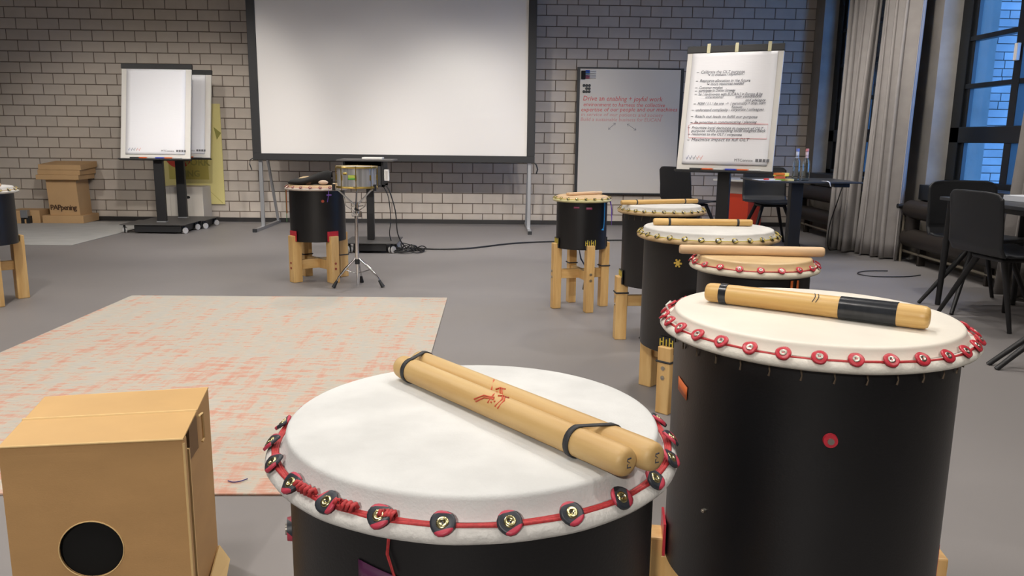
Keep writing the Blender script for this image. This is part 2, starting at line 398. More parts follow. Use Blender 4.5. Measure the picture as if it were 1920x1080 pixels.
MB().box((-2, 0, 0), (9, 4, 4.0)).build('facade', FAC, fb)
MB().box((-2, -.6, 6.9), (9, 4, 12)).build('upper_storeys', FAC, fb)
ribs = MB()
rib0 = None
for k in range(26):
    z = .2+k*.16 if k < 24 else 0
    if k < 24: MB().box((-2, -.05, z), (9, 0, z+.03)).build('rib', mat('facade_rib', '6f7f8a', .5), fb)
for k in range(12): MB().box((-2, -.66, 7.1+k*.3), (9, -.6, 7.15+k*.3)).build('rib', mat('facade_rib', '6f7f8a', .5), fb)
st = struct(MB().box((XR+.7, -12, -3.3), (40, 40, -3.0)).build('ground', mat('street_paving', '6f7276', .9)))

# ---------------------------------------------------------------- rugs
rug = MB().box((-1.037, -1.475, 0), (1.037, 1.475, .007)).build('faded_rug', rug_material(), loc=(-1.328, 3.68, .0005), rot=(0, 0, -.0024), bevel=.002)
tag(rug, 'worn beige and salmon woven rug lying in the middle of the grey floor', 'rug')
g = MB().box((-1.4, -1.05, 0), (1.4, 1.03, .006)).build('plain_grey_rug', mat('pale_grey_rug', 'b3b2af', .95, var=.1, scale=4, bump=.4, bscale=200, stretch=(1, 3, 1)), loc=(-5.39, 8.62, .0005), bevel=.002)
tag(g, 'plain pale grey rug at the left under the cardboard lectern', 'rug')

# ---------------------------------------------------------------- curtains
def curtain(label, bot, top, folds, amp, seed, z0=.015, z1=3.3):
    rg = random.Random(seed); ph = [rg.uniform(-.6, .6) for _ in range(folds+2)]; am = [rg.uniform(.6, 1.25) for _ in range(folds+2)]
    b0, b1 = Vector(bot[0]+(z0,)), Vector(bot[1]+(z0,)); t0, t1 = Vector(top[0]+(z1,)), Vector(top[1]+(z1,))
    def fn(u, v):
        p = (b0.lerp(b1, u)).lerp(t0.lerp(t1, u), v)
        d = (b1-b0).lerp(t1-t0, v); nrm = Vector((-d.y, d.x, 0)).normalized(); tng = d.normalized()
        k = u*folds; i = int(min(k, folds-.001)); fr = k-i
        a = amp*(am[i]*(1-fr)+am[i+1]*fr)*(1.15-.35*v); w = 2*PI*k+ph[i]*(1-fr)+ph[i+1]*fr
        return p+nrm*a*math.sin(w)+tng*a*.30*math.sin(2*w)+nrm*.02*math.sin(3*v+u*5)
    o = MB().grid(fn, folds*16, 24).build('curtain', FABRIC, smooth=2, solid=.004)
    return tag(o, label, 'curtain', 'grey curtains at the windows')
curtain('floor length grey curtain nearest the brick wall corner', ((3.47, 7.95), (3.50, 7.48)), ((3.52, 8.0), (3.60, 7.55)), 4, .085, 4)
curtain('floor length grey curtain covering the concrete pier, left of the right window', ((3.50, 7.44), (3.72, 6.98)), ((3.62, 7.52), (3.76, 7.04)), 4, .085, 9)
curtain('grey curtain behind the chairs at the right edge of the view', ((3.56, 5.36), (3.80, 4.75)), ((3.70, 5.42), (3.84, 4.75)), 5, .06, 21)

# ---------------------------------------------------------------- radiators
RADM = mat('dark_brown_iron', '2b2521', .5, var=.15, scale=10)
def radiator(label, ya, yb, x=3.74):
    t = thing('pipe_radiator', label, 'radiator', (x, yb, 0), 0, 'pipe radiators under the windows'); L = yb-ya
    for z, nm in ((.475, 'upper_pipe'), (.225, 'lower_pipe')):
        pts = [(0, 0, z), (0, -L, z)]
        MB().tube([(0, .02, z), (0, 0, z), (0, -L, z), (0, -L-.02, z)], [.05, .082, .082, .05], 20).build(nm, RADM, t, smooth=True)
    for y in (-.05, -L+.05): MB().cyl((0, y, .24), (0, y, .46), .06, seg=14).build('riser', RADM, t, smooth=True)
    MB().cyl((-.02, .03, .10), (-.02, -L, .085), .012, seg=8).build('supply_pipe', mat('painted_pipe', '7c7466', .5), t, smooth=True)
    for y in (-.25, -L+.25): MB().box((-.03, y-.015, 0), (.03, y+.015, .15)).build('foot', RADM, t, bevel=.003)
    return t
radiator('dark double pipe radiator behind the table with the bottles', 8.3, 9.5)
radiator('dark double pipe radiator under the right window behind the chairs', 5.5, 6.95)
v = thing('radiator_valve_pipe', 'thin upright heating pipe with black knob between curtain and radiator', 'pipe', (3.70, 6.98, 0))
MB().cyl((0, 0, 0), (0, 0, .5), .010, seg=8).build('riser_pipe', mat('painted_pipe', '7c7466', .5), v, smooth=True)
MB().cyl((-.07, 0, .5), (.02, 0, .5), .022, seg=12).build('knob', BLACKP, v, smooth=True)
MB().cyl((.02, 0, .5), (.045, 0, .5), .012, seg=10).build('valve', CHROME, v, smooth=True)

# ================================================================ PROJECTION SCREEN
SY = 9.05
sc = thing('projection_screen', 'large white projection screen in black frame standing before the brick wall', 'screen', (-1.09, SY, 0))
xl, xr, zb, zt = -2.672+1.09, .486+1.09, .781, 3.05
MB().box((xl+.09, -.004, zb+.075), (xr-.09, .004, zt-.08)).build('screen_cloth', SCREENM, sc)
FR = mat('black_screen_border', '232325', .6)
for nm, a, b in (('border', (xl, -.03, zb), (xr, .02, zb+.075)), ('border', (xl, -.03, zt-.08), (xr, .02, zt)), ('border', (xl, -.03, zb+.075), (xl+.09, .02, zt-.08)), ('border', (xr-.09, -.03, zb+.075), (xr, .02, zt-.08))):
    MB().box(a, b).build(nm, FR, sc, bevel=.004)
for k, x in enumerate((xl+.065, xr-.055)):
    s = 1 if k == 0 else -1
    lg = MB().box((x-.02, .02, .03), (x+.02, .05, zb+.5)).build('leg', ALU, sc, bevel=.003)
    MB().box((x-.02, -.30, .0), (x+.02, .72, .035)).build('foot_bar', ALU, lg, bevel=.003)
    MB().box((x-.022, -.32, 0), (x+.022, -.29, .038)).build('foot_cap', BLACKP, lg, bevel=.003)
    MB().hexa([(x-.012, .66, .03), (x+.012, .66, .03), (x+.012, .70, .03), (x-.012, .70, .03), (x-.012, .04, zb+.55), (x+.012, .04, zb+.55), (x+.012, .08, zb+.55), (x-.012, .08, zb+.55)]).build('rear_brace', ALU, lg)
MB().tube([(xl-.0, -.03, zb+.02), (xl-.03, -.035, zb), (xl-.035, -.035, zb-.05), (xl-.015, -.035, zb-.11)], .006, 6).build('strap', BLACKP, sc)
MB().tube([(xr-.0, -.03, zb+.0), (xr+.02, -.035, zb-.02), (xr+.035, -.035, zb-.07), (xr+.02, -.035, zb-.12)], .009, 6).build('strap', BLACKP, sc)

# ================================================================ WHITEBOARD
wbd = thing('whiteboard', 'tall whiteboard in black frame with faint red handwriting leaning on the brick wall', 'whiteboard', (1.668, 9.79, .385))
MB().box((-.645, -.012, 0), (.645, .012, 1.52)).build('backing', BLACKP, wbd, bevel=.003)
MB().box((-.61, -.016, .02), (.605, -.010, 1.50)).build('writing_surface', WHITEB, wbd)
RT = (PI/2, 0, 0)
for i, (s_, x, z, sz, tx) in enumerate((("Drive an enabling + joyful work", -.572, 1.128, .082, .965), ("environment to harness the collective", -.565, 1.062, .066, .99), ("expertise of our people and our machines", -.592, 1.000, .066, 1.17), ("in service of our patients and society", -.59, .945, .06, 1.0), ("Build a sustainable business for EUCAN", -.595, .888, .06, .98))):
    t = text('handwriting', s_, sz, mat('faint_red_ink_%d' % (i > 2), 'cf5450' if i < 3 else 'c98a84', .8), wbd, (x, -.0165, z), RT, .15, width=tx)
    if i == 2: t.rotation_euler = (PI/2, -.012, 0)
for a, b in (((-.25, .79), (-.165, .865)), ((-.02, .855), (.09, .785))):
    m_ = MB(); A, B = Vector((a[0], -.017, a[1])), Vector((b[0], -.017, b[1])); m_.tube([A, B], .0025, 5)
    d = (B-A).normalized()
    for P, q in ((A, 1), (B, -1)):
        for sgn in (.6, -.6): m_.tube([P, P+(Matrix.Rotation(sgn, 3, 'Y') @ d)*q*.03], .0022, 5)
    m_.build('drawn_arrow', INKG, wbd)
er = tag(MB().box((-.025, -.035, -.05), (.025, 0, .045)).build('board_eraser', mat('black_felt', '141416', .9), loc=(1.668-.575, 9.774, .385+1.43), bevel=.004), 'black felt eraser stuck at the upper left of the whiteboard', 'eraser')
for i in range(5):
    z = .385+1.477-i*.021; c = ('2a4fae', '2a62b8', '7f97a8', '8c4a68', 'a8445c')[i]
    p = thing('board_marker', ('topmost blue', 'second blue', 'middle grey', 'fourth plum coloured', 'lowest crimson')[i]+' marker held sideways on the whiteboard beside the eraser', 'marker', (1.12, 9.762, z), 0, 'markers on the whiteboard')
    MB().cyl((0, 0, 0), (.05, 0, 0), .0085, seg=10).build('cap', mat('marker_cap_%d' % i, c, .4), p, smooth=True)
    MB().cyl((.05, 0, 0), (.125, 0, 0), .0075, seg=10).build('barrel', WHITEP, p, smooth=True)
mg = None
for i in range(3):
    for k in range(3):
        if (i, k) == (1, 0): continue
        loc = (1.105+k*.033, 9.774, 1.69-i*.036)
        if mg is None:
            mg = MB().cyl((0, 0, 0), (0, -.012, 0), .0165, seg=14).build('round_magnet', BLACKP, smooth=True, loc=loc, bevel=.002)
            mg['group'] = 'round magnets on the whiteboard'; mg['category'] = 'magnet'; c = mg
        else: c = mg.copy(); c.location = loc; COL.objects.link(c)
        c['label'] = 'round black magnet, %s row %s, in the cluster below the whiteboard eraser' % (('top', 'middle', 'bottom')[i], ('left', 'centre', 'right')[k])

# ================================================================ FLIPCHARTS
def caster(parent, loc, rz=0):
    c = empty('caster', loc, rz); c.parent = parent
    MB().cyl((-.022, 0, .033), (-.008, 0, .033), .033, seg=20).cyl((.008, 0, .033), (.022, 0, .033), .033, seg=20).build('wheel', WHEELM, c, smooth=True, bevel=.003)
    MB().box((-.007, -.025, .02), (.007, .025, .075)).cyl((0, 0, .06), (0, 0, .09), .012, seg=10).build('fork', BLACKP, c, bevel=.002)
def flipchart(label, x, y, rz, zlo, zhi, tall_cap=False, tilt=.2, pagew=.63, bw=.745):
    t = thing('flipchart', label, 'flipchart', (x, y, 0), rz, 'flipcharts on wheeled stands')
    # base plate with ballast box
    MB().prism([(-.345, .0), (.345, .0), (.345, .008), (-.345, .008)], -.28, .195).build('base_plate', DGREY, t, loc=(0, 0, .092), bevel=.002)
    MB().box((-.20, -.26, .015), (.30, .17, .09)).build('ballast_box', BLACKM, t, bevel=.004)
    for cx in (-.32, .32):
        for cy in (-.22, .14): caster(t, (cx, cy, 0), .5 if cx < 0 else -.6)
    MB().box((-.05, -.025, .1), (.05, .025, zlo+.02)).build('post', BLACKM, t, bevel=.006)
    MB().box((-.052, -.034, .099), (.052, .034, .112)).build('post_collar', ALU, t, bevel=.002)
    h = zhi-zlo; ang = math.asin(tilt/h)
    b = empty('board', (0, -.06, zlo), 0); b.parent = t; b.rotation_euler = (-ang, 0, 0)
    L_ = h/math.cos(ang)
    bd = MB().box((-bw/2, -.012, 0), (bw/2, .012, L_)).build('panel', BOARD, b, bevel=.003)
    MB().box((-bw/2-.005, -.022, L_-.05), (bw/2+.005, .016, L_+.004)).build('paper_clamp', BLACKM, b, bevel=.003)
    MB().box((-bw/2-.01, -.05, -.018), (bw/2+.01, .01, -.004)).build('pen_tray', BLACKM, b, bevel=.002)
    def pg(u, v):
        return Vector((-pagew/2+pagew*u, -.018-.004*math.sin(v*9)*math.sin(u*3)-.003*v*(1-v)*math.sin(u*7), .045+(L_-.10)*v))
    MB().grid(pg, 12, 30).build('paper_pad', PAPER, b, smooth=2, solid=.006)
    rs = random.Random(x)
    for k, c in enumerate(('2a2c30', 'd8602c', 'c8c8c8', '3040b0', 'd86a3c', 'd0d0d0')):
        MB().cyl((-.26+k*.09, -.035, .004), (-.16+k*.09, -.035, .004), .008, seg=8).build('tray_marker', mat('tray_marker_%d' % k, c, .4), b, smooth=True)
    return t, b, L_
def page_footer(b, pagew):
    text('print_line', 'MTConnica  \u25a0\u25a0\u25a0\u25a0', .030, INKG, b, (pagew/2-.25, -.026, .072), RT)
    for k, c in enumerate(('3c4a8a', '2a3c6a', '2c4c5c', 'd08a70', 'd87a6a')):
        MB().tube([(-pagew/2+.03+k*.028, -.0265, .10), (-pagew/2+.036+k*.028, -.0265, .08), (-pagew/2+.05+k*.028, -.0265, .112)], .0018, 5).build('check_mark', mat('check_%d' % k, c, .6), b)
f1, b1, L1 = flipchart('blank flipchart nearest the grey rug, overlapping another flipchart behind it', -3.63, 8.80, 0, .79, 1.79)
page_footer(b1, .63)
f2, b2, L2 = flipchart('blank flipchart mostly hidden behind the front left flipchart', -3.58, 9.27, 0, .79, 1.77, pagew=.62)
page_footer(b2, .62)
f3, b3, L3 = flipchart('flipchart full of handwriting turned beside the table with bottles', 1.86, 6.32, math.radians(-27), .82, 1.79, pagew=.66, tilt=.2)
page_footer(b3, .66)
Z = L3
LN = [(-.22, .830, 'Calibrate the OLT purpose', .030, .33), (-.17, .805, '↳ to evaluate / implement /', .030, .28), (-.22, .752, 'Resource allocation in the future', .030, .38), (-.17, .722, '↳ more resources needed', .030, .28),
      (-.22, .692, 'Customer mindset', .028, .18), (-.22, .664, 'participate in Owner Strategy', .028, .28), (-.22, .634, 'be / co-innovate with EUCAN ] in Europe & be', .028, .48), (-.17, .608, 'intentional          our conditions', .026, .42),
      (.11, .578, 'and advisory', .028, .15), (-.22, .548, 'POM / 1:1 / the one  ->  | personality + Stop, Start', .028, .51), (.02, .520, 'Remote', .026, .08), (-.23, .492, 'understand complexity - corporate / colleagues', .028, .51),
      (-.23, .435, 'Reach out leads to fulfill our purpose', .028, .47), (-.23, .382, 'Be proactive in communicating / planning', .028, .47), (-.245, .334, 'Prioritize local decisions in support of OLT', .028, .54), (-.245, .306, 'purpose while providing local insights back', .028, .56),
      (-.24, .278, 'resources to the OLT / corporate', .028, .38), (-.24, .225, 'Maximise impact to full OLT', .032, .44)]
for i, (x, z, s_, sz, tw) in enumerate(LN):
    t = text('handwriting', s_, sz*1.15, mat('flipchart_ink', '565a66', .7), b3, (x*1.12-.005, -.026, (.195+(z-.225)*.89)*L3/.98+.03), (PI/2, (-1)**i*.008, 0), .25, width=tw*1.03)
    if i in (0, 2, 4, 5, 6, 9, 11, 12, 13, 14, 16, 17): zz_ = (.195+(z-.225)*.89)*L3/.98; MB().box((x*1.12-.035, -.027, zz_+.038), (x*1.12-.018, -.026, zz_+.041)).build('bullet_dash', INKB, b3)
MB().tube([(-.305, -.027, .35), (-.28, -.027, .372), (.31, -.027, .365), (.31, -.027, .25), (-.295, -.027, .255)], .0016, 5, closed=True).build('red_outline', INKR, b3)
for k, x in enumerate((-.20, .02, .27)):
    MB().box((x-.018, -.026, L3-.055), (x+.008, -.022, L3+.02)).build('masking_tape', mat('masking_tape', 'cfc9a6', .7), b3)

# ================================================================ WALL POSTER AND BOXES, LEFT
po = thing('yellow_poster', 'yellow poster with a red disc and WORKING lettering on the brick wall behind the flipcharts', 'poster', (-3.63, 9.825, .215))
MB().box((-.355, -.006, 0), (.355, .006, 1.205)).build('sheet', YELLOW, po)
MB().cyl((-.175, -.007, .60), (-.175, -.010, .60), .165, seg=40).build('red_disc', REDINK, po)
MB().box((-.30, -.0085, .30), (.18, -.0065, .565)).build('shadow_panel', mat('poster_shadow', 'c9bb62', .7), po)  # overlapping flipchart shadow behind the lettering, painted as a darker yellow sheet
text('lettering', 'WORK', .115, OLIVE, po, (-.16, -.0115, .47), RT, offset=.003, extrude=.001)
text('lettering', 'ING', .105, OLIVE, po, (-.11, -.0105, .335), RT, offset=.003, extrude=.001)
MB().prism([(.355, .86), (.27, .93), (.30, .78)], -.009, -.0065).build('shadow_smudge', mat('poster_shadow_green', '9a9650', .7), po)  # cast shadow of the flipchart, painted on as a greenish wedge
MB().prism([(.33, .01), (.18, .16), (.184, .16), (.335, .012)], -.008, -.006).build('corner_fold', mat('poster_fold', 'b8a854', .7), po)
bx = thing('archive_box', 'plain white cardboard box with a black hand hole behind the flipchart stands', 'box', (-3.66, 9.62, 0))
WCARD = mat('white_cardboard', 'c9c2b8', .7, var=.05, scale=4)
MB().box((-.235, -.12, 0), (.235, .16, .445)).build('carton', WCARD, bx, bevel=.004)
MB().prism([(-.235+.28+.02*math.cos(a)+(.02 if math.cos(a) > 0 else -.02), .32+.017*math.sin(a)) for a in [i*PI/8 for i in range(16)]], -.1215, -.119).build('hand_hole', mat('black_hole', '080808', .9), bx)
MB().box((-.15, -.1212, .0), (-.147, -.1195, .44)).build('flap_seam', mat('seam_grey', 'a39c93', .8), bx)
# cardboard lectern
le = thing('cardboard_lectern', 'brown cardboard lectern with stacked tray top standing on the grey rug', 'lectern', (-5.05, 9.62, .0065), math.radians(1.5))
CARD2 = mat('tan_cardboard', 'c09c70', .8, var=.08, scale=5)  # one cardboard tone for the lectern and the small castle
MB().box((-.235, -.20, 0), (.235, .20, .09)).build('base_tray', CARD2, le, bevel=.003)
cmb = MB(); cmb.hexa([(-.165, -.15, .09), (.18, -.15, .09), (.18, .15, .09), (-.165, .15, .09), (-.18, -.16, .51), (.165, -.16, .51), (.165, .15, .51), (-.18, .15, .51)]); cmb.build('column', CARD2, le, bevel=.003)
MB().box((-.255, -.22, .51), (.23, .18, .565)).build('tray', CARD2, le, bevel=.003)
MB().hexa([(-.235, -.21, .565), (.245, -.21, .565), (.245, .19, .57), (-.235, .19, .57), (-.235, -.21, .625), (.245, -.21, .62), (.245, .19, .645), (-.235, .19, .645)]).build('tray', CARD2, le, bevel=.003)
MB().hexa([(-.22, -.215, .626), (.265, -.215, .622), (.265, .2, .648), (-.22, .2, .648), (-.22, -.215, .685), (.262, -.215, .68), (.262, .2, .715), (-.22, .2, .715)]).build('tray', CARD2, le, bevel=.003)
text('lettering', 'PAPpening', .085, mat('brown_print', '4a3220', .8), le, (-.155, -.1595, .155), RT, offset=.001, extrude=.001, space=.82)
cs = thing('cardboard_castle', 'small low cardboard building with doorway and silver tape left of the lectern', 'box', (-5.52, 9.52, .0065))
MB().prism([(-.14, 0), (-.085, 0), (-.085, .085), (-.045, .085), (-.045, 0), (.02, 0), (.02, .15), (-.14, .15)], -.16, .16).build('front_block', CARD2, cs, bevel=.002)
MB().box((.02, -.10, .0), (.21, .16, .15)).build('side_block', CARD2, cs, bevel=.002)
MB().box((-.24, -.1, 0), (-.14, .16, .09)).build('dark_block', BLACKP, cs, bevel=.002)
MB().box((-.25, -.12, .09), (-.14, .1, .15)).build('silver_tape', mat('silver_tape', 'a9abae', .3, .7), cs, bevel=.004)
MB().box((.02, -.165, .065), (.105, -.11, .155)).build('silver_tape', mat('silver_tape', 'a9abae', .3, .7), cs, bevel=.006)
MB().box((.025, -.16, 0), (.06, -.1, .065)).box((.085, -.16, 0), (.12, -.1, .085)).build('dark_foot', BLACKP, cs, bevel=.002)
MB().box((.065, -.163, 0), (.083, -.12, .05)).build('cardboard_strip', CARD2, cs)

# ================================================================ PROJECTOR TROLLEY
tr = thing('projector_trolley', 'black wheeled projector trolley in front of the screen behind the snare drum', 'trolley', (-1.13, 7.45, 0))
MB().box((-.27, -.21, .832), (.235, .18, .848)).build('tabletop', DGREY, tr, bevel=.002)
cbx = MB(); cbx.box((-.22, -.16, .60), (.145, .14, .625)).box((-.22, -.16, .60), (-.2, .14, .83)).box((.125, -.16, .60), (.145, .14, .83)).box((-.2, .12, .62), (.125, .14, .83)); cbx.build('cabinet', BLACKM, tr, bevel=.002)
MB().box((-.18, -.16, .625), (.12, -.11, .79)).build('cabinet_door', mat('charcoal_panel', '343435', .5), tr, bevel=.003)
MB().box((-.035, -.03, .1), (.03, .03, .6)).build('column', BLACKM, tr, bevel=.004)
MB().box((-.22, -.26, .088), (.27, .22, .098)).build('base_plate', DGREY, tr, bevel=.002)
MB().box((-.13, -.24, .02), (.17, .18, .088)).build('ballast_box', BLACKM, tr, bevel=.003)
for cx, cy in ((-.17, -.22), (.22, -.22), (-.17, .2), (.22, .2)): caster(tr, (cx, cy, 0), -.6 if cx > 0 else .5)
tag(MB().box((-.09, -.06, 0), (.095, .09, .018)).build('white_laptop', WHITEP, loc=(-1.10, 7.42, .8485), bevel=.004), 'thin white closed case lying on the projector trolley', 'laptop')
pa = thing('power_adapter', 'white power adapter plugged to the side of the projector trolley', 'adapter', (-.962, 7.34, .655))
MB().box((-.0225, -.02, 0), (.0225, .03, .105)).build('housing', WHITEP, pa, bevel=.006)
MB().box((-.008, -.022, .01), (.012, -.019, .09)).build('label_plate', mat('label_grey', 'b8b4b0', .5), pa)
CAB = mat('black_cable', '1c1c1e', .5)
def cable(label, pts, r=.006, nm='power_cable', m=None, group=None, dense=6):
    P = [Vector(p) for p in pts]; out = []
    for i in range(len(P)-1):
        p0, p1, p2, p3 = P[max(0, i-1)], P[i], P[i+1], P[min(len(P)-1, i+2)]
        for k in range(dense):
            t = k/dense; out.append(.5*((2*p1)+(-p0+p2)*t+(2*p0-5*p1+4*p2-p3)*t*t+(-p0+3*p1-3*p2+p3)*t**3))
    out.append(P[-1]); return tag(MB().tube(out, r, 6).build(nm, m or CAB, smooth=2), label, 'cable', group)
cable('thin cable dropping from the trolley to the floor, left of two', [(-1.0, 7.38, .60), (-.955, 7.38, .5), (-.935, 7.36, .3), (-.945, 7.35, .15), (-.90, 7.4, .02), (-.82, 7.45, .008)], .0045, group='cables hanging from the trolley')
cable('thicker black cable dropping from the trolley adapter, right of two', [(-1.0, 7.36, .62), (-.95, 7.36, .58), (-.89, 7.35, .38), (-.87, 7.36, .16), (-.80, 7.4, .03), (-.70, 7.45, .008)], .006, group='cables hanging from the trolley')
rg = random.Random(5); P = []
for k in range(60):
    a = k*.62+rg.uniform(-.2, .2); r_ = .04+.10*rg.random()
    P.append((-.78+r_*1.25*math.cos(a), 7.32+r_*1.1*math.sin(a), .01+.02*rg.random()+(.05 if k % 9 == 4 else 0)))
cable('tangled heap of black cables on the floor beside the trolley wheel', P, .0055, 'cable_heap', dense=4)
cable('long black cable running over the floor from the heap towards the flipcharts', [(-.70, 7.50, .01), (-.5, 7.46, .009), (-.2, 7.55, .009), (.25, 7.95, .009), (.8, 8.15, .009), (1.6, 8.3, .009), (2.6, 8.35, .009)], .008)
cable('thin grey cable looped loosely on the floor in front of the curtain', [(3.47, 6.2, .006), (3.3, 6.12, .006), (3.05, 6.12, .006), (2.98, 6.25, .006), (3.1, 6.38, .006), (3.3, 6.4, .006)], .004)
cable('cable hanging down between bottle table and radiator', [(3.40, 7.6, .66), (3.36, 7.6, .5), (3.30, 7.6, .25), (3.33, 7.65, .02), (3.45, 7.7, .01)], .005)

# ================================================================ DRUMS
def drum_fastener(parent, x, y, z, ang, rad, m, ms, saddle=.25, proto=[None], key=None):
    pass
PROTO = {}
def fastener(parent, r, z, ang, rad, m, ms, lean=.45, spin=0):
    key = (rad, m.name, ms.name)
    px, py = r*math.cos(ang), r*math.sin(ang)
    rot = (Matrix.Rotation(ang, 3, 'Z') @ Matrix.Rotation(lean, 3, 'Y') @ Matrix.Rotation(spin, 3, 'Z')).to_euler()
    if key in PROTO:
        p0, s0 = PROTO[key]; o = copy_part(p0, parent, (px, py, z), rot); copy_part(s0, o); return o
    b = MB(); n = 18; rings = ((0, .0012), (.5, .0012), (.8, .0016), (.97, .001), (1.0, -.003), (.6, -.004))
    for rr, h in rings:
        for i in range(n):
            a = 2*PI*i/n; sad = -.0016*rr*math.cos(2*a+.6)
            b.v.append((rad*rr*math.cos(a)*(1+.06*math.sin(3*a)), rad*rr*math.sin(a), h*rad/.016+sad*rad/.016))
    for q in range(len(rings)-1):
        for i in range(n): j = (i+1) % n; b.f.append((q*n+i, q*n+j, (q+1)*n+j, (q+1)*n+i))
    o = b.build('fastener', m, parent, smooth=2, loc=(px, py, z), rot=rot)
    hh_ = .0014*rad/.016; s = MB().lathe([(.0001, hh_-.0002), (rad*.15, hh_-.0002), (rad*.17, hh_+.0006), (rad*.40, hh_+.0012), (rad*.50, hh_+.0002), (rad*.50, hh_-.001)], 16).build('screw', ms, o, smooth=2)
    PROTO[key] = (o, s); return o
def drum(label, x, y, r, zt, zb, n, headm, rimm, fm, sm, cordm, fr=.0155, rot=0, bump=.040, rim=.030, name='pipe_drum', cord_r=.0035, group='black pipe drums standing in an arc', shoulder=.007, jit=.0012, skirt=None):
    t = thing(name, label, 'drum', (x, y, zb), 0, group); h = zt-zb
    MB().lathe([(r, 0), (r, h-.03), (r-.012, h-.03), (r-.012, 0)], 96, close=True).build('shell', SHELL, t, smooth=True)
    # head: flat face, rounded shoulder, wall down to the fold
    rs = r+.002-shoulder; prof = [(.0001, h+.0015)] + [(rs*k, h+.0015*(1-k)) for k in (.3, .6, .85, .97)]
    for i in range(5):
        a = i/4*PI/2; prof.append((rs+shoulder*math.sin(a)+.001*i/4, h-.001-shoulder*(1-math.cos(a))))
    zf = h-bump
    prof += [(r+.0045, h-bump*.5), (r+.010, zf+.004)]
    MB().lathe(prof, 96, jit=0).build('drumhead', headm, t, smooth=2)
    R = r+rim
    rp = [(r+.003, zf+.007), (r+.009, zf+.003), (r+.016, zf+.0045), (R-.009, zf+.003), (R-.003, zf-.002), (R, zf-.008), (R-.003, zf-.013), (R-.012, zf-.017), (r+.003, zf-.016), (r+.001, zf-.012)]
    if skirt:
        rp[0] = (r+.002, h-bump*.35)
    MB().lathe(rp, 120, jit=jit).build('hide_rim', rimm, t, smooth=2)
    rf = r+rim*.68; pts = []; zz = zf+.0055
    for k in range(n):
        a = rot+2*PI*k/n
        fastener(t, rf+.003, zz+.002+fr*.15, a, fr, fm, sm, .72, rng.uniform(-.6, .6))
        for q in (0, .33, .66):
            aa = a+q*2*PI/n; rr = rf*(1 if q == 0 else .9945); pts.append((rr*math.cos(aa), rr*math.sin(aa), zz-.002+.0008*math.sin(7*aa)))
    MB().tube(pts, cord_r, 6, closed=True).build('lacing_cord', cordm, t, smooth=2)
    return t, h, zf
def stand(label, x, y, r, zb, zt, ang, w=.062, padm=None, boltm=None, zbar=.2, barh=.058, bands=()):
    t = thing('drum_stand', label, 'stand', (x, y, 0), ang, 'wooden four legged drum stands')
    Ro, Rm, Ri = r+.030, r+.004, r+.030-w
    for k in range(4):
        M = Matrix.Rotation(k*PI/2, 4, 'Z')
        lg = MB().prism([(Ri, 0), (Ro, 0), (Ro, zt), (Rm, zt), (Rm, zb), (Ri+.006, zb), (Ri, zb-.01)], -w*.46, w*.46, M).build('leg', PINE, t, bevel=.004)
        for q in (-.019, .019):
            p = Vector((Ro, 0, zbar+q)); d = Vector((.003, 0, 0))
            MB().cyl(M @ p, M @ (p+d), .0085, seg=14).cyl(M @ (p+d), M @ (p+d*1.5), .004, seg=8).build('bolt', boltm or STEEL, lg, smooth=True)
        if padm:
            striped_ = isinstance(padm, tuple)
            pd = MB().prism([(Rm-.003, zb+.004), (Rm+.002, zb+.004), (Rm+.002, zt+.034), (Rm-.003, zt+.034)], -w*.62, w*.62, M).build('rubber_pad', BLACKP if striped_ else padm, lg)
            if striped_:
                sb_ = MB()
                for q in range(6):
                    yq = -w*.58+q*w*.225; sb_.box((Rm+.0015, yq, zt-.002), (Rm+.0032, yq+w*.075, zt+(.033 if q % 2 else .026)), M)
                sb_.box((Rm+.0015, -w*.58, zt+.012), (Rm+.003, -w*.30, zt+.017), M).box((Rm+.0015, .1*w, zt+.012), (Rm+.003, .35*w, zt+.017), M)
                sb_.build('pad_stripes', mat('yellow_rubber_stripe', 'cdb948', .5), lg)['kind'] = 'stuff'
        if k in bands:
            zz = zbar+.045
            MB().tube([M @ Vector(p) for p in ((Ri-.002, -w*.46-.002, zz), (Ro+.002, -w*.46-.002, zz), (Ro+.002, w*.46+.002, zz), (Ri-.002, w*.46+.002, zz))], .0045, 5, closed=True).build('rubber_band', RUBBER, lg)
    MB().box((-Ri-.002, -.016, zbar-barh/2), (Ri+.002, .016, zbar+barh/2)).build('crossbar', PINEX, t, bevel=.003)
    MB().box((-Ri-.002, -.016, zbar-barh/2), (Ri+.002, .016, zbar+barh/2), Matrix.Rotation(PI/2, 4, 'Z')).build('crossbar', PINE, t, bevel=.003)
    return t
def shell_patch(parent, r, a0, a1, z0, z1, nm, m, th=.0012, skew=0):
    def fn(u, v):
        a = a0+(a1-a0)*u; return Vector(((r+th)*math.cos(a), (r+th)*math.sin(a), z0+(z1-z0)*v+skew*u))
    return MB().grid(fn, 8, 1).build(nm, m, parent, smooth=2, solid=.001)
def button(parent, r, a, z, rad, m, ms, nm='button'):
    M = Matrix.Rotation(a, 4, 'Z')
    b = MB().cyl(M @ Vector((r-.001, 0, z)), M @ Vector((r+.006, 0, z)), rad, rad*.92, 20).build(nm, m, parent, smooth=True)
    MB().cyl(M @ Vector((r+.005, 0, z)), M @ Vector((r+.0085, 0, z)), rad*.45, seg=12).build('screw', ms, b, smooth=True)

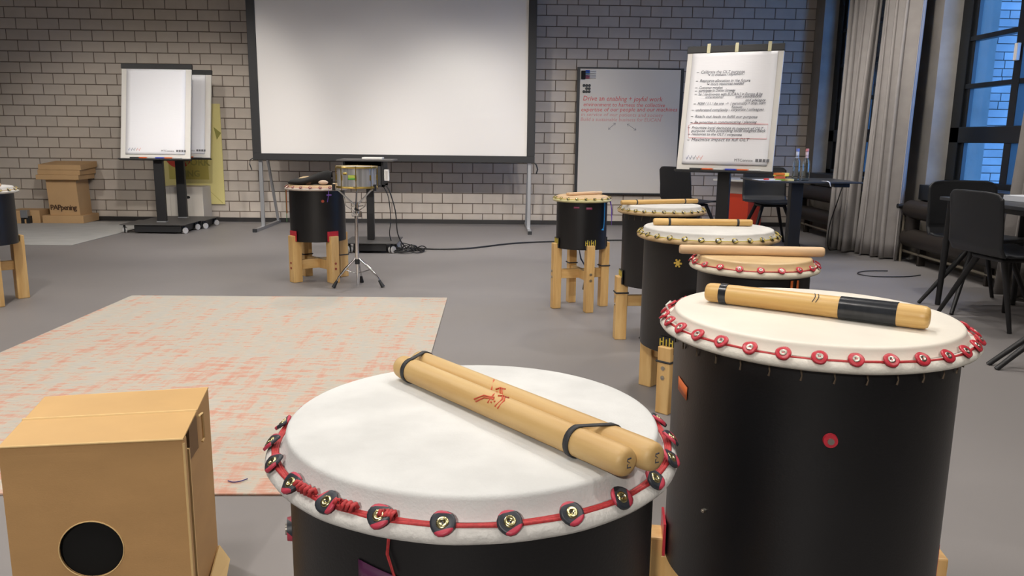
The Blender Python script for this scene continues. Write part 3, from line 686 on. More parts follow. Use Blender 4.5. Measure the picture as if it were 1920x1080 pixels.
# H: front drum
h_, hh, hz = drum('large front drum with white suede head and black and red fasteners, two sticks on it', -.022, 1.048, .25, .672, .235, 24, HIDEW, HIDEWR, PATCH, BRASS, REDC, .0142, rot=-.1, shoulder=.006, bump=.032, rim=.030, cord_r=.0026, jit=.0022)
rf = .25+.030*.66
for dr in (-.0035, -.0060):   # second and third strand of the cord
    MB().tube([((rf+dr)*math.cos(a), (rf+dr)*math.sin(a), hz+.0035+.0006*math.sin(9*a)) for a in [i*2*PI/90 for i in range(90)]], .0024, 5, closed=True).build('lacing_cord', REDC, h_, smooth=2)
for a0, sp in ((-2.42, .13), (-2.15, .10), (-1.93, .06)):   # knots and loose wraps of cord
    pts = [((rf+.004*math.cos(k*1.3))*math.cos(a0+sp*k/22), (rf+.004*math.cos(k*1.3))*math.sin(a0+sp*k/22), hz+.010+.005*math.sin(k*1.3)) for k in range(23)]
    MB().tube(pts, .0028, 5).build('cord_knot', REDC, h_, smooth=2)
button(h_, .25, -2.94, hh-.145, .017, PATCH, STEEL)
shell_patch(h_, .25, -2.10, -1.86, hh-.125, hh-.095, 'purple_tape', PURT, skew=-.012)
MB().tube([(.252*math.cos(-1.93), .252*math.sin(-1.93), hz-.02), (.255*math.cos(-1.935), .255*math.sin(-1.935), hz-.045), (.256*math.cos(-1.90), .256*math.sin(-1.90), hz-.07)], .0018, 5).build('loose_cord_end', REDC, h_)
stand('wooden stand under the large front drum', -.022, 1.048, .25, .235, .28, math.radians(-12), padm=REDR, zbar=.14)
# G: right front drum
g_, gh, gz = drum('large right drum with cream head and plain red fasteners, one taped stick on it', .604, 1.432, .251, .738, .235, 32, HIDEC, HIDECR, REDR, STEEL, REDC, .0125, rot=.05, bump=.025, rim=.029, cord_r=.0024, jit=.0014, shoulder=.006)
button(g_, .251, -1.80, .345, .012, REDR, STEEL); button(g_, .251, -2.62, .165, .004, STEEL, STEEL)
for k in range(32):
    a = .05+2*PI*(k+.5)/32; MB().tube([(.253*math.cos(a), .253*math.sin(a), gz-.018), (.2545*math.cos(a+.01), .2545*math.sin(a+.01), gz-.030), (.2535*math.cos(a+.004), .2535*math.sin(a+.004), gz-.038)], [.0018, .0012, .0020], 5).build('cord_loop', mat('brown_hide_cord', '5f5142', .8), g_)
shell_patch(g_, .251, -3.06, -2.90, gh-.145, gh-.120, 'orange_tape', ORANGE, skew=-.01)
MB().tube([(.262*math.cos(2.95), .262*math.sin(2.95), gz+.006), (.270*math.cos(2.95), .270*math.sin(2.95), gz+.025), (.262*math.cos(2.90), .262*math.sin(2.90), gz+.030)], .002, 5).build('white_tie', WHITEP, g_)
stand('wooden stand under the large right drum with cream head', .604, 1.432, .251, .235, .272, math.radians(-9), padm=REDR, zbar=.14)
# E
e_, eh, ez = drum('wide drum with white head and brown rawhide edge, third from the front on the right', .866, 3.123, .25, .714, .235, 28, HIDEB, HIDEBR, PATCHY, STEEL, YCORD, .0115, rot=.1, bump=.030, skirt=1, jit=.0016, cord_r=.0022)
M = Matrix.Rotation(-2.26, 4, 'Z'); em = empty('gold_emblem', (0, 0, 0)); em.parent = e_
MB().cyl(M @ Vector((.249, 0, .36)), M @ Vector((.254, 0, .36)), .009, seg=16).build('disc', mat('gold_print', 'c9a94e', .4), em)
for k in range(6):
    a = k*PI/3; c = Vector((.2505, .013*math.cos(a), .36+.013*math.sin(a))); MB().cyl(M @ c, M @ (c+Vector((.003, 0, 0))), .004, seg=8).build('petal', mat('gold_print', 'c9a94e', .4), em)
stand('wooden stand under the wide drum with brown hide edge, yellow striped pads', .866, 3.123, .25, .235, .268, PI/4, padm=(STRIPEY2, STRIPEY), zbar=.165, bands=(1, 2))
# F
f_, fh, fz = drum('narrow drum with tan head and red fasteners between the two wide right drums', .762, 2.246, .157, .728, .30, 20, HIDET, HIDETR, REDR, STEEL, REDC, .0105, rot=.1, bump=.026, rim=.026, cord_r=.002, shoulder=.005)
for a in (-1.22, -1.08):
    shell_patch(f_, .157, a, a+.05, fh-.11, fh-.05, 'orange_tag', ORANGE, .003)
stand('wooden stand under the narrow drum with tan head', .762, 2.246, .157, .30, .335, 0.1, padm=REDR, zbar=.18)
# D
d_, dh, dz = drum('medium drum with white head and yellow lacing behind the wide drums', .892, 4.12, .2, .722, .30, 28, HIDEB, HIDEBR, PATCHY, STEEL, YCORD, .010, rot=.07, bump=.029, skirt=1, jit=.0015, cord_r=.002)
for k in range(28):
    a = .07+2*PI*(k+.5)/28; MB().cyl((.2015*math.cos(a), .2015*math.sin(a), dz-.045), (.2015*math.cos(a+.02), .2015*math.sin(a+.02), dz-.015), .0012, seg=5).build('cord_loop', mat('brown_hide_cord', '5f5142', .8), d_)
stand('wooden stand under the medium drum with yellow lacing', .892, 4.12, .2, .30, .342, math.radians(3), padm=(STRIPEY2, STRIPEY), zbar=.21, bands=(2,))
# C
c_, ch_, cz = drum('narrow drum with tan head and blue and purple ribbons, far end of the right arc', .565, 4.92, .157, .710, .385, 20, HIDEP, mat('ivory_rim', 'd8cf9c', .6, var=.1), PATCHY, BRASS, YCORD, .010, rot=.02, bump=.020, rim=.026, cord_r=.0022)
shell_patch(c_, .157, -2.0, -1.78, ch_-.072, ch_-.060, 'pink_tape', PINKT); shell_patch(c_, .157, -1.52, -1.28, ch_-.078, ch_-.064, 'pink_tape', PINKT)
MB().tube([(.166*math.cos(a), .166*math.sin(a), z) for a, z in ((-.70, cz), (-.69, cz-.06), (-.70, cz-.13), (-.72, cz-.17), (-.80, cz-.185))], .009, 6, flat=.3).build('blue_ribbon', BLUER, c_)
for k, (a, L_) in enumerate(((-.42, .11), (-.33, .16), (-.22, .13))):
    MB().tube([(.175*math.cos(a), .175*math.sin(a), cz+.005), (.186*math.cos(a+.1), .186*math.sin(a+.1), cz-L_*.5), (.188*math.cos(a+.05), .188*math.sin(a+.05), cz-L_)], .0045, 5, flat=.4).build('purple_ribbon', PURPLE, c_)
stand('wooden stand under the narrow ribboned drum, black strap hanging through it', .565, 4.92, .157, .385, .415, math.radians(14), padm=(STRIPEY2, STRIPEY), zbar=.22, w=.055, bands=(0, 1))
cs_ = MB().tube([(.545, 4.86, .39), (.56, 4.85, .32), (.60, 4.84, .255), (.585, 4.83, .19), (.575, 4.83, .13)], .016, 6, flat=.2).build('black_strap', BLACKP)
tag(cs_, 'black strap hanging down inside the far narrow drum stand', 'strap')
# B
b_, bh, bz = drum('medium drum with tan head before the screen, dark bag on top', -1.28, 5.86, .2, .705, .30, 20, HIDEP, mat('pink_white_rim', 'ddcfc4', .6, var=.1), mat('washed_red_rubber', 'a85a56', .5, var=.3, scale=30), STEEL, mat('thin_red_cord', 'a8605a', .6), .0115, rot=.0, bump=.020, rim=.030, cord_r=.0022)
button(b_, .2, -1.17, .295, .011, mat('faded_red', 'b0503c', .5), mat('faded_red', 'b0503c', .5)); 
MB().tube([(.222*math.cos(-.98), .222*math.sin(-.98), bz), (.226*math.cos(-1.0), .226*math.sin(-1.0), bz-.05), (.222*math.cos(-1.04), .222*math.sin(-1.04), bz-.095)], .008, 5, flat=.3).tube([(.232*math.cos(-1.07), .232*math.sin(-1.07), bz-.045), (.232*math.cos(-.92), .232*math.sin(-.92), bz-.045)], .005, 5).build('purple_ribbon', PURPLE, b_)
MB().tube([(.218*math.cos(a), .218*math.sin(a), z) for a, z in ((-2.85, bz-.01), (-2.86, bz-.1), (-2.85, bz-.19))], .008, 5, flat=.4).build('orange_ribbon', ORANGE, b_)
MB().tube([(.222*math.cos(a), .222*math.sin(a), z) for a, z in ((-2.95, bz-.01), (-2.98, bz-.1), (-2.95, bz-.19), (-2.80, bz-.25))], .003, 5).build('green_cord', GREENR, b_)
stand('wooden stand with red pads under the medium drum before the screen', -1.28, 5.86, .2, .30, .342, PI/4-.05, w=.072, padm=REDR, boltm=REDB, zbar=.125, barh=.07, bands=(0, 1))
# A
a_, ah, az = drum('drum cut off by the left edge of the view, pale sticks on it', -3.165, 4.95, .2, .725, .37, 22, HIDEB, HIDECR, PATCHY, STEEL, BEIGEC, .0115, rot=.15, bump=.024, jit=.0015)
stand('wooden stand under the drum at the left edge of the view', -3.165, 4.95, .2, .37, .408, PI/4+.03, w=.068, padm=None, zbar=.22)

# ---------------------------------------------------------------- sticks
def stick(label, p0, p1, r0, r1, m, group='drumsticks lying on the drums', taper=.004, bands=(), marks=(), blunt=.35):
    p0, p1 = Vector(p0), Vector(p1); L_ = (p1-p0).length; d = (p1-p0).normalized()
    t = thing('drumstick', label, 'drumstick', p0, 0, group); t.rotation_euler = d.to_track_quat('Z', 'Y').to_euler()
    prof = []
    for i in range(6): a = i/5*PI/2; prof.append((max(.0001, r0*(1-blunt+blunt*math.sin(a)) if i else .0001), r0*blunt*1.3*(1-math.cos(a)*1)+(0 if i else 0)))
    prof = [(.0001, 0), (r0*.55, .001), (r0*.82, r0*.14), (r0*.95, r0*.38), (r0, r0*.8), (r1, L_-r1*.8), (r1*.95, L_-r1*.38), (r1*.82, L_-r1*.14), (r1*.55, L_-.001), (.0001, L_)]
    MB().lathe(prof, 28).build('shaft', m, t, smooth=2)
    for z0, z1, bm, nm in bands:
        def R_(z): return r0+(r1-r0)*z/L_
        MB().lathe([(R_(z0)-.001, z0), (R_(z0)+.0012, z0+.0005), (R_(z1)+.0012, z1-.0005), (R_(z1)-.001, z1)], 28).build(nm, bm, t, smooth=True)
    return t
zH = .6745
s1a, s1b = Vector((-.143, 1.219, zH+.0175)), Vector((.157, .831, zH+.018))
s2a, s2b = Vector((-.1195, 1.249, zH+.0175)), Vector((.192, .847, zH+.0175))
k1 = stick('front one of two banded sticks with red print on the front drum', s1a, s1b, .0185, .0180, STICK)
k2 = stick('rear one of two banded sticks on the front drum', s2a, s2b, .0178, .0182, STICK)
def on_stick(a, b, r, body, size, t_along, up, m, par, depth=.0004):
    pass
def wrap_mark(stick_, pts2, r, m, nm, w=.0012):   # pts: (along z, angle) poly-line hugging the stick
    mb = MB(); mb.tube([((r+.0006)*math.cos(a), (r+.0006)*math.sin(a), z) for z, a in pts2], w, 5); return mb.build(nm, m, stick_, smooth=2)
RINK = mat('red_stamp_ink', 'cc5a3c', .6)
def up_angle(st):  # angle about the stick's own axis that faces up and towards the camera
    q = st.rotation_euler.to_quaternion().inverted(); v = q @ Vector((.0, -.45, .9)); return math.atan2(v.y, v.x)
for st, zc, rr, sg in ((k1, .245, .0183, 0), (k2, .215, .0180, .65)):
    A = up_angle(st)+sg
    for pl in (((-.03, .9), (-.012, .35), (.012, .2)), ((-.024, 1.0), (-.008, .5), (.014, .3)), ((-.012, -.9), (.004, 0), (.006, .75)), ((.02, -.35), (.03, .1), (.026, .8)), ((.026, -.3), (.036, .1), (.034, .85)), ((.014, -.1), (.022, -.35), (.034, -.4)), ((.012, .35), (.014, .36)), ((.018, .45), (.020, .46)), ((.012, .6), (.014, .61))):
        wrap_mark(st, [(zc+z*.8, A+a) for z, a in pl], rr, RINK, 'red_stamp')
for st, L_ in ((k1, (s1b-s1a).length), (k2, (s2b-s2a).length)):
    wrap = MB(); z = L_+.0003
    q = st.rotation_euler.to_quaternion().inverted(); ux = q @ Vector((0, 0, 1)); ux.z = 0; ux.normalize(); vx = Vector((-ux.y, ux.x, 0))
    pl = [(-.6, .9), (.4, .9), (.5, .5), (-.2, .1), (.5, -.1), (.45, -.7), (-.55, -.8)]
    wrap.tube([tuple(ux*b*.0065+vx*a*.0055+Vector((0, 0, z-.0012))) for a, b in pl], .0011, 5); wrap.build('numeral_mark', INKB, st)
def band_around(pa, pb, ra, rb_, dirn, label):
    d = dirn.normalized(); side = (pb-pa); side -= d*side.dot(d); side.normalize(); up = d.cross(side).normalized(); up = up if up.z > 0 else -up
    pts = []
    for i in range(13): a = PI/2+PI*i/12; pts.append(pa+side*math.cos(a)*(ra+.001)+up*math.sin(a)*(ra+.001))
    for i in range(13): a = -PI/2+PI*i/12; pts.append(pb+side*math.cos(a)*(rb_+.001)+up*math.sin(a)*(rb_+.001))
    w = .0042; mb = MB(); n = len(pts)
    for i, p in enumerate(pts): mb.v += [tuple(p-d*w), tuple(p+d*w)]
    for i in range(n): j = (i+1) % n; mb.f.append((2*i, 2*j, 2*j+1, 2*i+1))
    o = mb.build('rubber_band', RUBBER, smooth=2, solid=.0016); return tag(o, label, 'rubber band', 'rubber bands around the paired sticks')
d1 = s1b-s1a; u1 = d1.normalized()
band_around(s1a+u1*.035, s2a+u1*.020, .0184, .0179, d1, 'grey rubber band around the far end of the paired sticks')
band_around(s1b-u1*.085, s2b-u1*.075, .0184, .0182, d1, 'grey rubber band around the near end of the paired sticks')
zG = .7395
kg = stick('thick wooden stick with wide black tape on the right front drum', (.424, 1.516, zG+.0190), (.744, 1.283, zG+.0205), .0188, .0203, STICKB, bands=((.030, .045, TAPE, 'tape_band'), (.250, .345, TAPE, 'tape_wrap')))
A = up_angle(kg)
for dz in (0, .006): wrap_mark(kg, [(.205+dz+.004*math.cos(t*1.2), A+.25+t*.45) for t in [-1.2, -.8, -.4, 0, .4, .8, 1.2]], .0200, INKB, 'ink_mark', .0007)
stick('stick with two black bands on the wide drum with brown hide edge', (.650, 3.150, .7145+.0145), (1.050, 3.141, .7145+.0145), .0145, .0135, STICKB, bands=((.060, .070, RUBBER, 'band'), (.335, .345, RUBBER, 'band')))
stick('plain pale dowel reaching over the narrow drum with tan head', (.543, 2.250, .7285+.0135), (.950, 2.205, .7285+.0145), .0135, .0145, STICKP)
stick('stick with dark band marks on the medium drum with yellow lacing', (.665, 4.045, .7225+.0125), (1.100, 4.197, .7225+.0125), .0125, .0125, STICKB, bands=((.085, .093, RUBBER, 'band'), (.375, .383, RUBBER, 'band')))
stick('thin pale stick, front of two on the far ribboned drum', (.470, 4.83, .7105+.0095), (.70, 5.02, .7105+.0095), .0095, .0095, STICKP)
stick('thin pale stick, rear of two on the far ribboned drum', (.462, 4.86, .7105+.0095), (.66, 5.035, .7105+.0095), .0085, .0085, STICKP)
stick('pale stick, upper of two on the drum at the left edge', (-3.32, 4.92, .7255+.012), (-2.97, 4.84, .7255+.012), .012, .0125, STICKP)
stick('pale stick, farther of two on the drum at the left edge', (-3.33, 4.97, .7255+.012), (-2.98, 4.90, .7255+.012), .012, .012, STICKP)
# soft bag on drum B
BAGM = mat('black_printed_cloth', '1c1b1a', .8, var=.2, scale=20, bump=.3, bscale=90)
bg_ = thing('cloth_bag', 'black cloth bag with pale patches lying open on the drum before the screen', 'bag', (-1.30, 5.80, .7055))
def bagf(u, v):
    x = -.165+.31*u; w = (.035+.065*math.sin(PI*min(1, u*1.1)**.8))*(1 if u < .9 else 1-(u-.9)*2); hgt = .018+.088*(u**.9)*(1 if u < .93 else .9)
    a = 2*PI*v; return Vector((x, w*math.cos(a), max(.001, hgt*.5+hgt*.5*math.sin(a)+.006*math.sin(9*u+3*v))))
MB().grid(bagf, 24, 24).build('cloth', BAGM, bg_, smooth=2, solid=.003)
MB().lathe([(.0001, .012), (.02, .012), (.03, .006), (.032, 0), (.0001, -.004)], 20).build('pale_patch', mat('cream_print', 'c9b08a', .8), bg_, loc=(-.055, -.01, .048), rot=(.3, -.15, 0)).scale = (1.3, .8, .5)
MB().lathe([(.0001, .012), (.02, .012), (.03, .006), (.032, 0), (.0001, -.004)], 20).build('pale_patch', mat('cream_print', 'c9b08a', .8), bg_, loc=(.04, -.005, .068), rot=(.3, -.35, 0)).scale = (1.2, .8, .5)
MB().lathe([(.0001, .010), (.014, .010), (.022, .004), (.022, 0), (.0001, -.004)], 16).build('brown_patch', mat('brown_print', '4a3220', .8), bg_, loc=(-.01, -.075, .022), rot=(1.2, 0, 0))
def muz(u, v):
    a = 2*PI*v; b = PI*u; return Vector((.035*math.cos(b), .022*math.sin(b)*math.cos(a), .020+.016*math.sin(b)*math.sin(a)))
MB().grid(muz, 12, 14).build('pale_lining', mat('cream_fleece', 'dcc4b0', .9), bg_, loc=(.095, -.07, 0), smooth=2)

# ================================================================ SNARE DRUM
sn = thing('snare_drum', 'small silver snare drum with brass hoops on a chrome stand', 'drum', (-.935, 5.55, .702))
sr_ = .134; sh_ = .150
MB().lathe([(sr_, .01), (sr_, sh_-.01), (sr_-.004, sh_-.01), (sr_-.004, .01)], 64, close=True).build('metal_shell', mat('painted_reflection_steel', 'e4e6e8', .24, .5, var=.5, scale=6, stretch=(5, 5, .15), spec=.8), sn, smooth=True)  # upright reflection streaks painted into the metal colour with stretched noise
for z in (0, sh_-.014): MB().lathe([(sr_+.002, z), (sr_+.009, z), (sr_+.010, z+.005), (sr_+.005, z+.014), (sr_+.001, z+.014)], 64, close=True).build('hoop', BRASSH, sn, smooth=True)
MB().lathe([(.0001, sh_-.003), (sr_, sh_-.003), (sr_, sh_-.006), (.0001, sh_-.006)], 48).build('drumhead', WHITEP, sn, smooth=True)
MB().lathe([(.0001, .006), (sr_, .006), (sr_, .009), (.0001, .009)], 48).build('drumhead', WHITEP, sn, smooth=True)
for k in range(8):
    a = k*PI/4+.12; c, s = math.cos(a), math.sin(a); lg = MB().cyl(((sr_+.008)*c, (sr_+.008)*s, -.012), ((sr_+.008)*c, (sr_+.008)*s, sh_+.002), .003, seg=8).build('tension_rod', BRASSH, sn, smooth=True)
    MB().cyl(((sr_+.003)*c, (sr_+.003)*s, .055), ((sr_+.003)*c, (sr_+.003)*s, .09), .006, seg=8).build('lug', BRASSH, lg, smooth=True)
shell_patch(sn, sr_, -1.85, -1.45, .062, .092, 'green_label', mat('lime_label', 'b9c84e', .5)); shell_patch(sn, sr_, -1.85, -1.45, .060, .072, 'green_label', mat('green_label', '5cae4a', .5), .002)
shell_patch(sn, sr_, -2.15, -1.9, .095, .108, 'brass_badge', BRASSH, .002); shell_patch(sn, sr_, -3.0, -2.9, .098, .106, 'pink_sticker', mat('pink_sticker', 'd86a8a', .5), .002)
ss = thing('snare_stand', 'chrome tripod snare stand with black rubber feet', 'stand', (-.945, 5.55, 0))
MB().cyl((0, 0, .012), (0, 0, .50), .0095, seg=14).cyl((0, 0, .20), (0, 0, .505), .0125, seg=14).build('tube', CHROME, ss, smooth=True)
MB().cyl((0, 0, .165), (0, 0, .20), .017, seg=14).build('collar', BLACKP, ss, smooth=True)
hubm = MB().cyl((-.03, 0, .515), (.035, 0, .515), .014, seg=12).cyl((0, 0, .49), (.008, 0, .60), .013, seg=12).cyl((-.035, -.01, .57), (.05, .01, .575), .005, seg=8).cyl((.03, -.02, .50), (.03, -.02, .54), .011, seg=10)
hubm.build('tilter', CHROME, ss, smooth=True)
MB().cyl((.0, 0, .545), (.008, 0, .558), .016, seg=12).build('tilter_ring', BLACKP, ss, smooth=True)
for k, (fx, fy) in enumerate(((-.160, -.055), (.178, -.02), (.0, .17))):
    d = Vector((fx, fy, 0)).normalized(); L_ = Vector((fx, fy, 0)).length
    lg = MB().tube([(d.x*.012, d.y*.012, .205), (d.x*L_*.5, d.y*L_*.5, .135), (d.x*L_*.8, d.y*L_*.8, .075), (d.x*L_*.92, d.y*L_*.92, .035)], [.007, .009, .006, .006], 10).build('leg', CHROME, ss, smooth=True)
    MB().tube([(d.x*.012, d.y*.012, .10), (d.x*L_*.5, d.y*L_*.5, .125)], .004, 8).build('leg_strut', CHROME, lg, smooth=True)
    MB().cyl((d.x*L_*.86, d.y*L_*.86, .052), (d.x*L_*1.02, d.y*L_*1.02, .004), .009, .015, 12).build('rubber_foot', BLACKP, lg, smooth=True)
for k, a in enumerate((PI+.35, -.35, PI/2+.1)):
    d = Vector((math.cos(a), math.sin(a), 0)); rr = .138
    ar = MB().tube([(d.x*.012, d.y*.012, .585), (d.x*.06, d.y*.06, .63), (d.x*(rr-.02), d.y*(rr-.02), .685), (d.x*rr, d.y*rr, .695)], .006, 8).build('basket_arm', ALU, ss, smooth=True)
    MB().cyl((d.x*(rr+.012), d.y*(rr+.012), .685), (d.x*(rr+.012), d.y*(rr+.012), .728), .011, seg=10).build('rubber_grip', BLACKP, ar, smooth=True)
    MB().tube([(d.x*.01, d.y*.01, .535), (d.x*.07, d.y*.07, .575), (d.x*.085, d.y*.085, .655)], .004, 6).build('arm_strut', CHROME, ar, smooth=True)

# ================================================================ CARDBOARD CAJON, FRONT LEFT
cj = thing('cardboard_box_seat', 'brown cardboard box drum with round black hole at the front left', 'box', (-.81, 1.655, 0), 0)
P0, P1, P2, P3 = Vector((-.955, 1.473)), Vector((-.616, 1.519)), Vector((-.681, 1.847)), Vector((-1.029, 1.771))
cen = Vector((-.81, 1.655)); P0, P1, P2, P3 = [p-cen for p in (P0, P1, P2, P3)]
HZ = .45
def wall_panel(a, b, z0, z1, th, nm, m, hole=None, solid=True):
    a3, b3_ = Vector((a.x, a.y, 0)), Vector((b.x, b.y, 0)); ux = (b3_-a3).normalized(); L_ = (b3_-a3).length; nn = Vector((ux.y, -ux.x, 0))
    mb = MB()
    if not hole:
        k = len(mb.v); mb.hexa([a3+Vector((0, 0, z0)), b3_+Vector((0, 0, z0)), b3_-nn*th+Vector((0, 0, z0)), a3-nn*th+Vector((0, 0, z0)), a3+Vector((0, 0, z1)), b3_+Vector((0, 0, z1)), b3_-nn*th+Vector((0, 0, z1)), a3-nn*th+Vector((0, 0, z1))])
        return mb.build(nm, m, cj, bevel=.002)
    hx, hzz, hr = hole; N = 48
    outer = []
    for i in range(N):
        t = 2*PI*i/N+PI/N; c, s = math.cos(t), math.sin(t)
        k = min(((L_-hx)/c if c > 0 else -hx/c) if abs(c) > 1e-6 else 9, ((z1-hzz)/s if s > 0 else (z0-hzz)/s) if abs(s) > 1e-6 else 9)
        outer.append((hx+c*k, hzz+s*k))
    # include exact corners by snapping nearest samples
    for cx, cz2 in ((0, z0), (L_, z0), (L_, z1), (0, z1)):
        j = min(range(N), key=lambda i: (outer[i][0]-cx)**2+(outer[i][1]-cz2)**2); outer[j] = (cx, cz2)
    inner = [(hx+hr*math.cos(2*PI*i/N+PI/N), hzz+hr*math.sin(2*PI*i/N+PI/N)) for i in range(N)]
    for off in (0, th):
        for ring in (outer, inner): mb.v += [tuple(a3+ux*x-nn*off+Vector((0, 0, z))) for x, z in ring]
    for i in range(N):
        j = (i+1) % N
        mb.f += [(i, j, N+j, N+i), (2*N+i, 3*N+i, 3*N+j, 2*N+j), (N+i, N+j, 3*N+j, 3*N+i), (i, 2*N+i, 2*N+j, j)]
    return mb.build(nm, m, cj)
wall_panel(P0, P1, 0, HZ-.004, .006, 'front_panel', CARD, (.152, .222, .0615))
wall_panel(P2, P3, 0, HZ-.004, .006, 'rear_panel', CARD)
wall_panel(P3, P0, 0, HZ-.004, .006, 'side_panel', CARD)
inset = .028
q1, q2 = P1+Vector((-.014, .025)), P2+Vector((-.003, -.004))
wall_panel(P1, P1.lerp(P2, .10), 0, HZ-.006, .005, 'corner_flap', CARD)
sp = wall_panel(P1.lerp(P2, .10)+Vector((-.012, 0)), P2, 0, HZ-.006, .005, 'side_panel', CARD)
d12 = (P2-P1).normalized(); n12 = Vector((d12.y, -d12.x))
def on_side(t, z, off=.0): p = P1.lerp(P2, t)+n12*off; return Vector((p.x, p.y, z))
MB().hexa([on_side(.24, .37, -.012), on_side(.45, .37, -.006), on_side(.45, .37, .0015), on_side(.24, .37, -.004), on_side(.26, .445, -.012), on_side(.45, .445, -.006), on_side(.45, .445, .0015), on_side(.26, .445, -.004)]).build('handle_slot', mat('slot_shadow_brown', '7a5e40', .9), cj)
MB().tube([on_side(.47, .44, .004), on_side(.58, .435, .006), on_side(.60, .375, .006), on_side(.56, .37, .004)], .003, 5).build('folded_edge', CARDL, cj)
MB().hexa([on_side(.13, 0, -.004), on_side(.15, 0, -.004), on_side(.15, 0, .002), on_side(.13, 0, .002), on_side(.13, .41, -.004), on_side(.15, .41, -.004), on_side(.15, .41, .002), on_side(.13, .41, .002)]).build('flap_edge', CARDL, cj)
def V3(p, z, o=Vector((0, 0))): return Vector((p.x+o.x, p.y+o.y, z))
MB().hexa([on_side(.2, .0, .001), on_side(1.0, .0, .001), on_side(.98, .0, .028), on_side(.3, .0, .034), on_side(.2, .03, .0), on_side(1.0, .035, .0), on_side(1.0, .038, .004), on_side(.2, .034, .004)]).build('bottom_flap', CARDL, cj)
e = .003
def top_part(t0, t1, nm):
    a, b = P0.lerp(P3, t0), P1.lerp(P2, t0); c, d = P1.lerp(P2, t1), P0.lerp(P3, t1)
    MB().hexa([V3(a, HZ-.004), V3(b, HZ-.004), V3(c, HZ-.004), V3(d, HZ-.004), V3(a, HZ+.0), V3(b, HZ+.0), V3(c, HZ+.001), V3(d, HZ+.001)]).build(nm, CARDT, cj, bevel=.001)
top_part(-.01, .485, 'top_flap'); top_part(.495, 1.01, 'top_flap')
def edge(a, b, nm='cut_edge', r=.0022): MB().tube([a, b], r, 6).build(nm, CARDL, cj)
edge(V3(P0.lerp(P3, -.012), HZ), V3(P1.lerp(P2, -.012), HZ)); edge(V3(P0.lerp(P3, .49), HZ+.001), V3(P1.lerp(P2, .49), HZ+.001), r=.0036); edge(V3(P3, HZ), V3(P2, HZ), r=.0015)
edge(V3(P1, HZ-.01), V3(P1, 0), 'corner_fold', .0025)
MB().tube([V3(P0, 0)+Vector((0, 0, .222))+(V3(P1, 0)-V3(P0, 0)).normalized()*.152+(V3(P1, 0)-V3(P0, 0)).normalized()*.0615*math.cos(t)+Vector((0, -.0005, .0615*math.sin(t))) for t in [i*2*PI/40 for i in range(40)]], .0013, 5, closed=True).build('hole_edge', CARDL, cj)
MB().hexa([V3(P0, .004), V3(P1, .004), V3(P2, .004), V3(P3, .004), V3(P0, .008), V3(P1, .008), V3(P2, .008), V3(P3, .008)]).build('bottom_panel', CARD, cj)
MB().hexa([V3(P0*.94, .01), V3(P1*.94, .01), V3(P2*.94, .01), V3(P3*.94, .01), V3(P0*.94, .435), V3(P1*.94, .435), V3(P2*.94, .435), V3(P3*.94, .435)]).build('dark_filler', mat('interior_shade_black', '050505', .95), cj)  # added black block: the dark inside the hole is put into its colour
th_ = cable('short purple thread lying on the near edge of the patterned rug', [(-.80, 2.285, .011), (-.78, 2.275, .011), (-.76, 2.28, .012), (-.745, 2.30, .011)], .0016, 'loose_thread', mat('purple_thread', '4a3c7a', .8))

# ================================================================ CHAIRS AND TABLES
CHM = mat('black_chair_shell', '1d1f23', .5, bump=.15, bscale=900)
def chair(label, loc, rz, feet=None, top=.80, w=.46, group='black shell chairs at the tables'):
    t = thing('shell_chair', label, 'chair', loc, rz, group)
    prof = [(.225, .432), (.20, .445), (.12, .442), (.0, .432), (-.12, .428), (-.185, .442), (-.222, .49), (-.238, .56), (-.252, .66), (-.262, .74), (-.268, top)]
    def fn(u, v):
        k = v*(len(prof)-1); i = min(int(k), len(prof)-2); f = k-i
        y = prof[i][0]*(1-f)+prof[i+1][0]*f; z = prof[i][1]*(1-f)+prof[i+1][1]*f
        x = (u-.5)*2; hw = w/2*(1-.04*abs(v-.45))
        e0 = max(0, 1-v/.14); e1 = max(0, (v-.90)/.10); sh = (1-.16*e0**2.5)*(1-.13*e1**3)
        curve = .028*x*x; zz = .014*x*x
        return Vector((x*hw*sh, y+(curve if v > .5 else 0)*min(1, (v-.5)*4 if v > .5 else 0), z+(zz if v < .5 else 0)-(.012*abs(x)**6 if v > .95 else 0)))
    MB().grid(fn, 22, 50).build('seat_shell', CHM, t, smooth=2, solid=.011)
    MB().box((-.13, -.13, .40), (.13, .12, .424)).build('under_frame', BLACKM, t, bevel=.01)
    feet = feet or [(-.25, -.24), (.25, -.24), (-.25, .24), (.25, .24)]
    for fx, fy in feet:
        tx, ty = .11*(1 if fx > 0 else -1), .10*(1 if fy > 0 else -1)
        MB().cyl((tx, ty, .415), (fx, fy, .002), .019, .012, 14).build('leg', BLACKM, t, smooth=True)
    return t
def local(cx, cy, rz, pts):
    M = Matrix.Rotation(-rz, 2); return [tuple(M @ Vector((x-cx, y-cy))) for x, y in pts]
chair('black chair at the near side of the right table, turned away', (2.97, 4.42, 0), -PI/2+.06, local(2.97, 4.42, -PI/2+.06, [(2.93, 4.26), (2.78, 4.74), (3.26, 4.82), (3.30, 4.28)]), top=.795)
chair('black chair behind the far end of the right table', (3.24, 5.12, 0), PI+.05, local(3.24, 5.12, PI+.05, [(2.86, 5.10), (2.88, 4.75), (3.50, 5.32), (3.46, 4.86)]), top=.805, w=.50)
chair('black chair at the right edge, only its two slanting legs in view', (2.95, 3.42, 0), -PI/2, local(2.95, 3.42, -PI/2, [(2.41, 3.63), (2.40, 3.55), (3.25, 3.65), (3.25, 3.18)]), top=.8)
chair('black chair behind the handwritten flipchart beside the whiteboard', (2.04, 8.05, 0), -PI/2+.5, top=.795)
chair('black chair behind the bottle table in front of the red box', (2.86, 8.05, 0), PI-.02, top=.795)
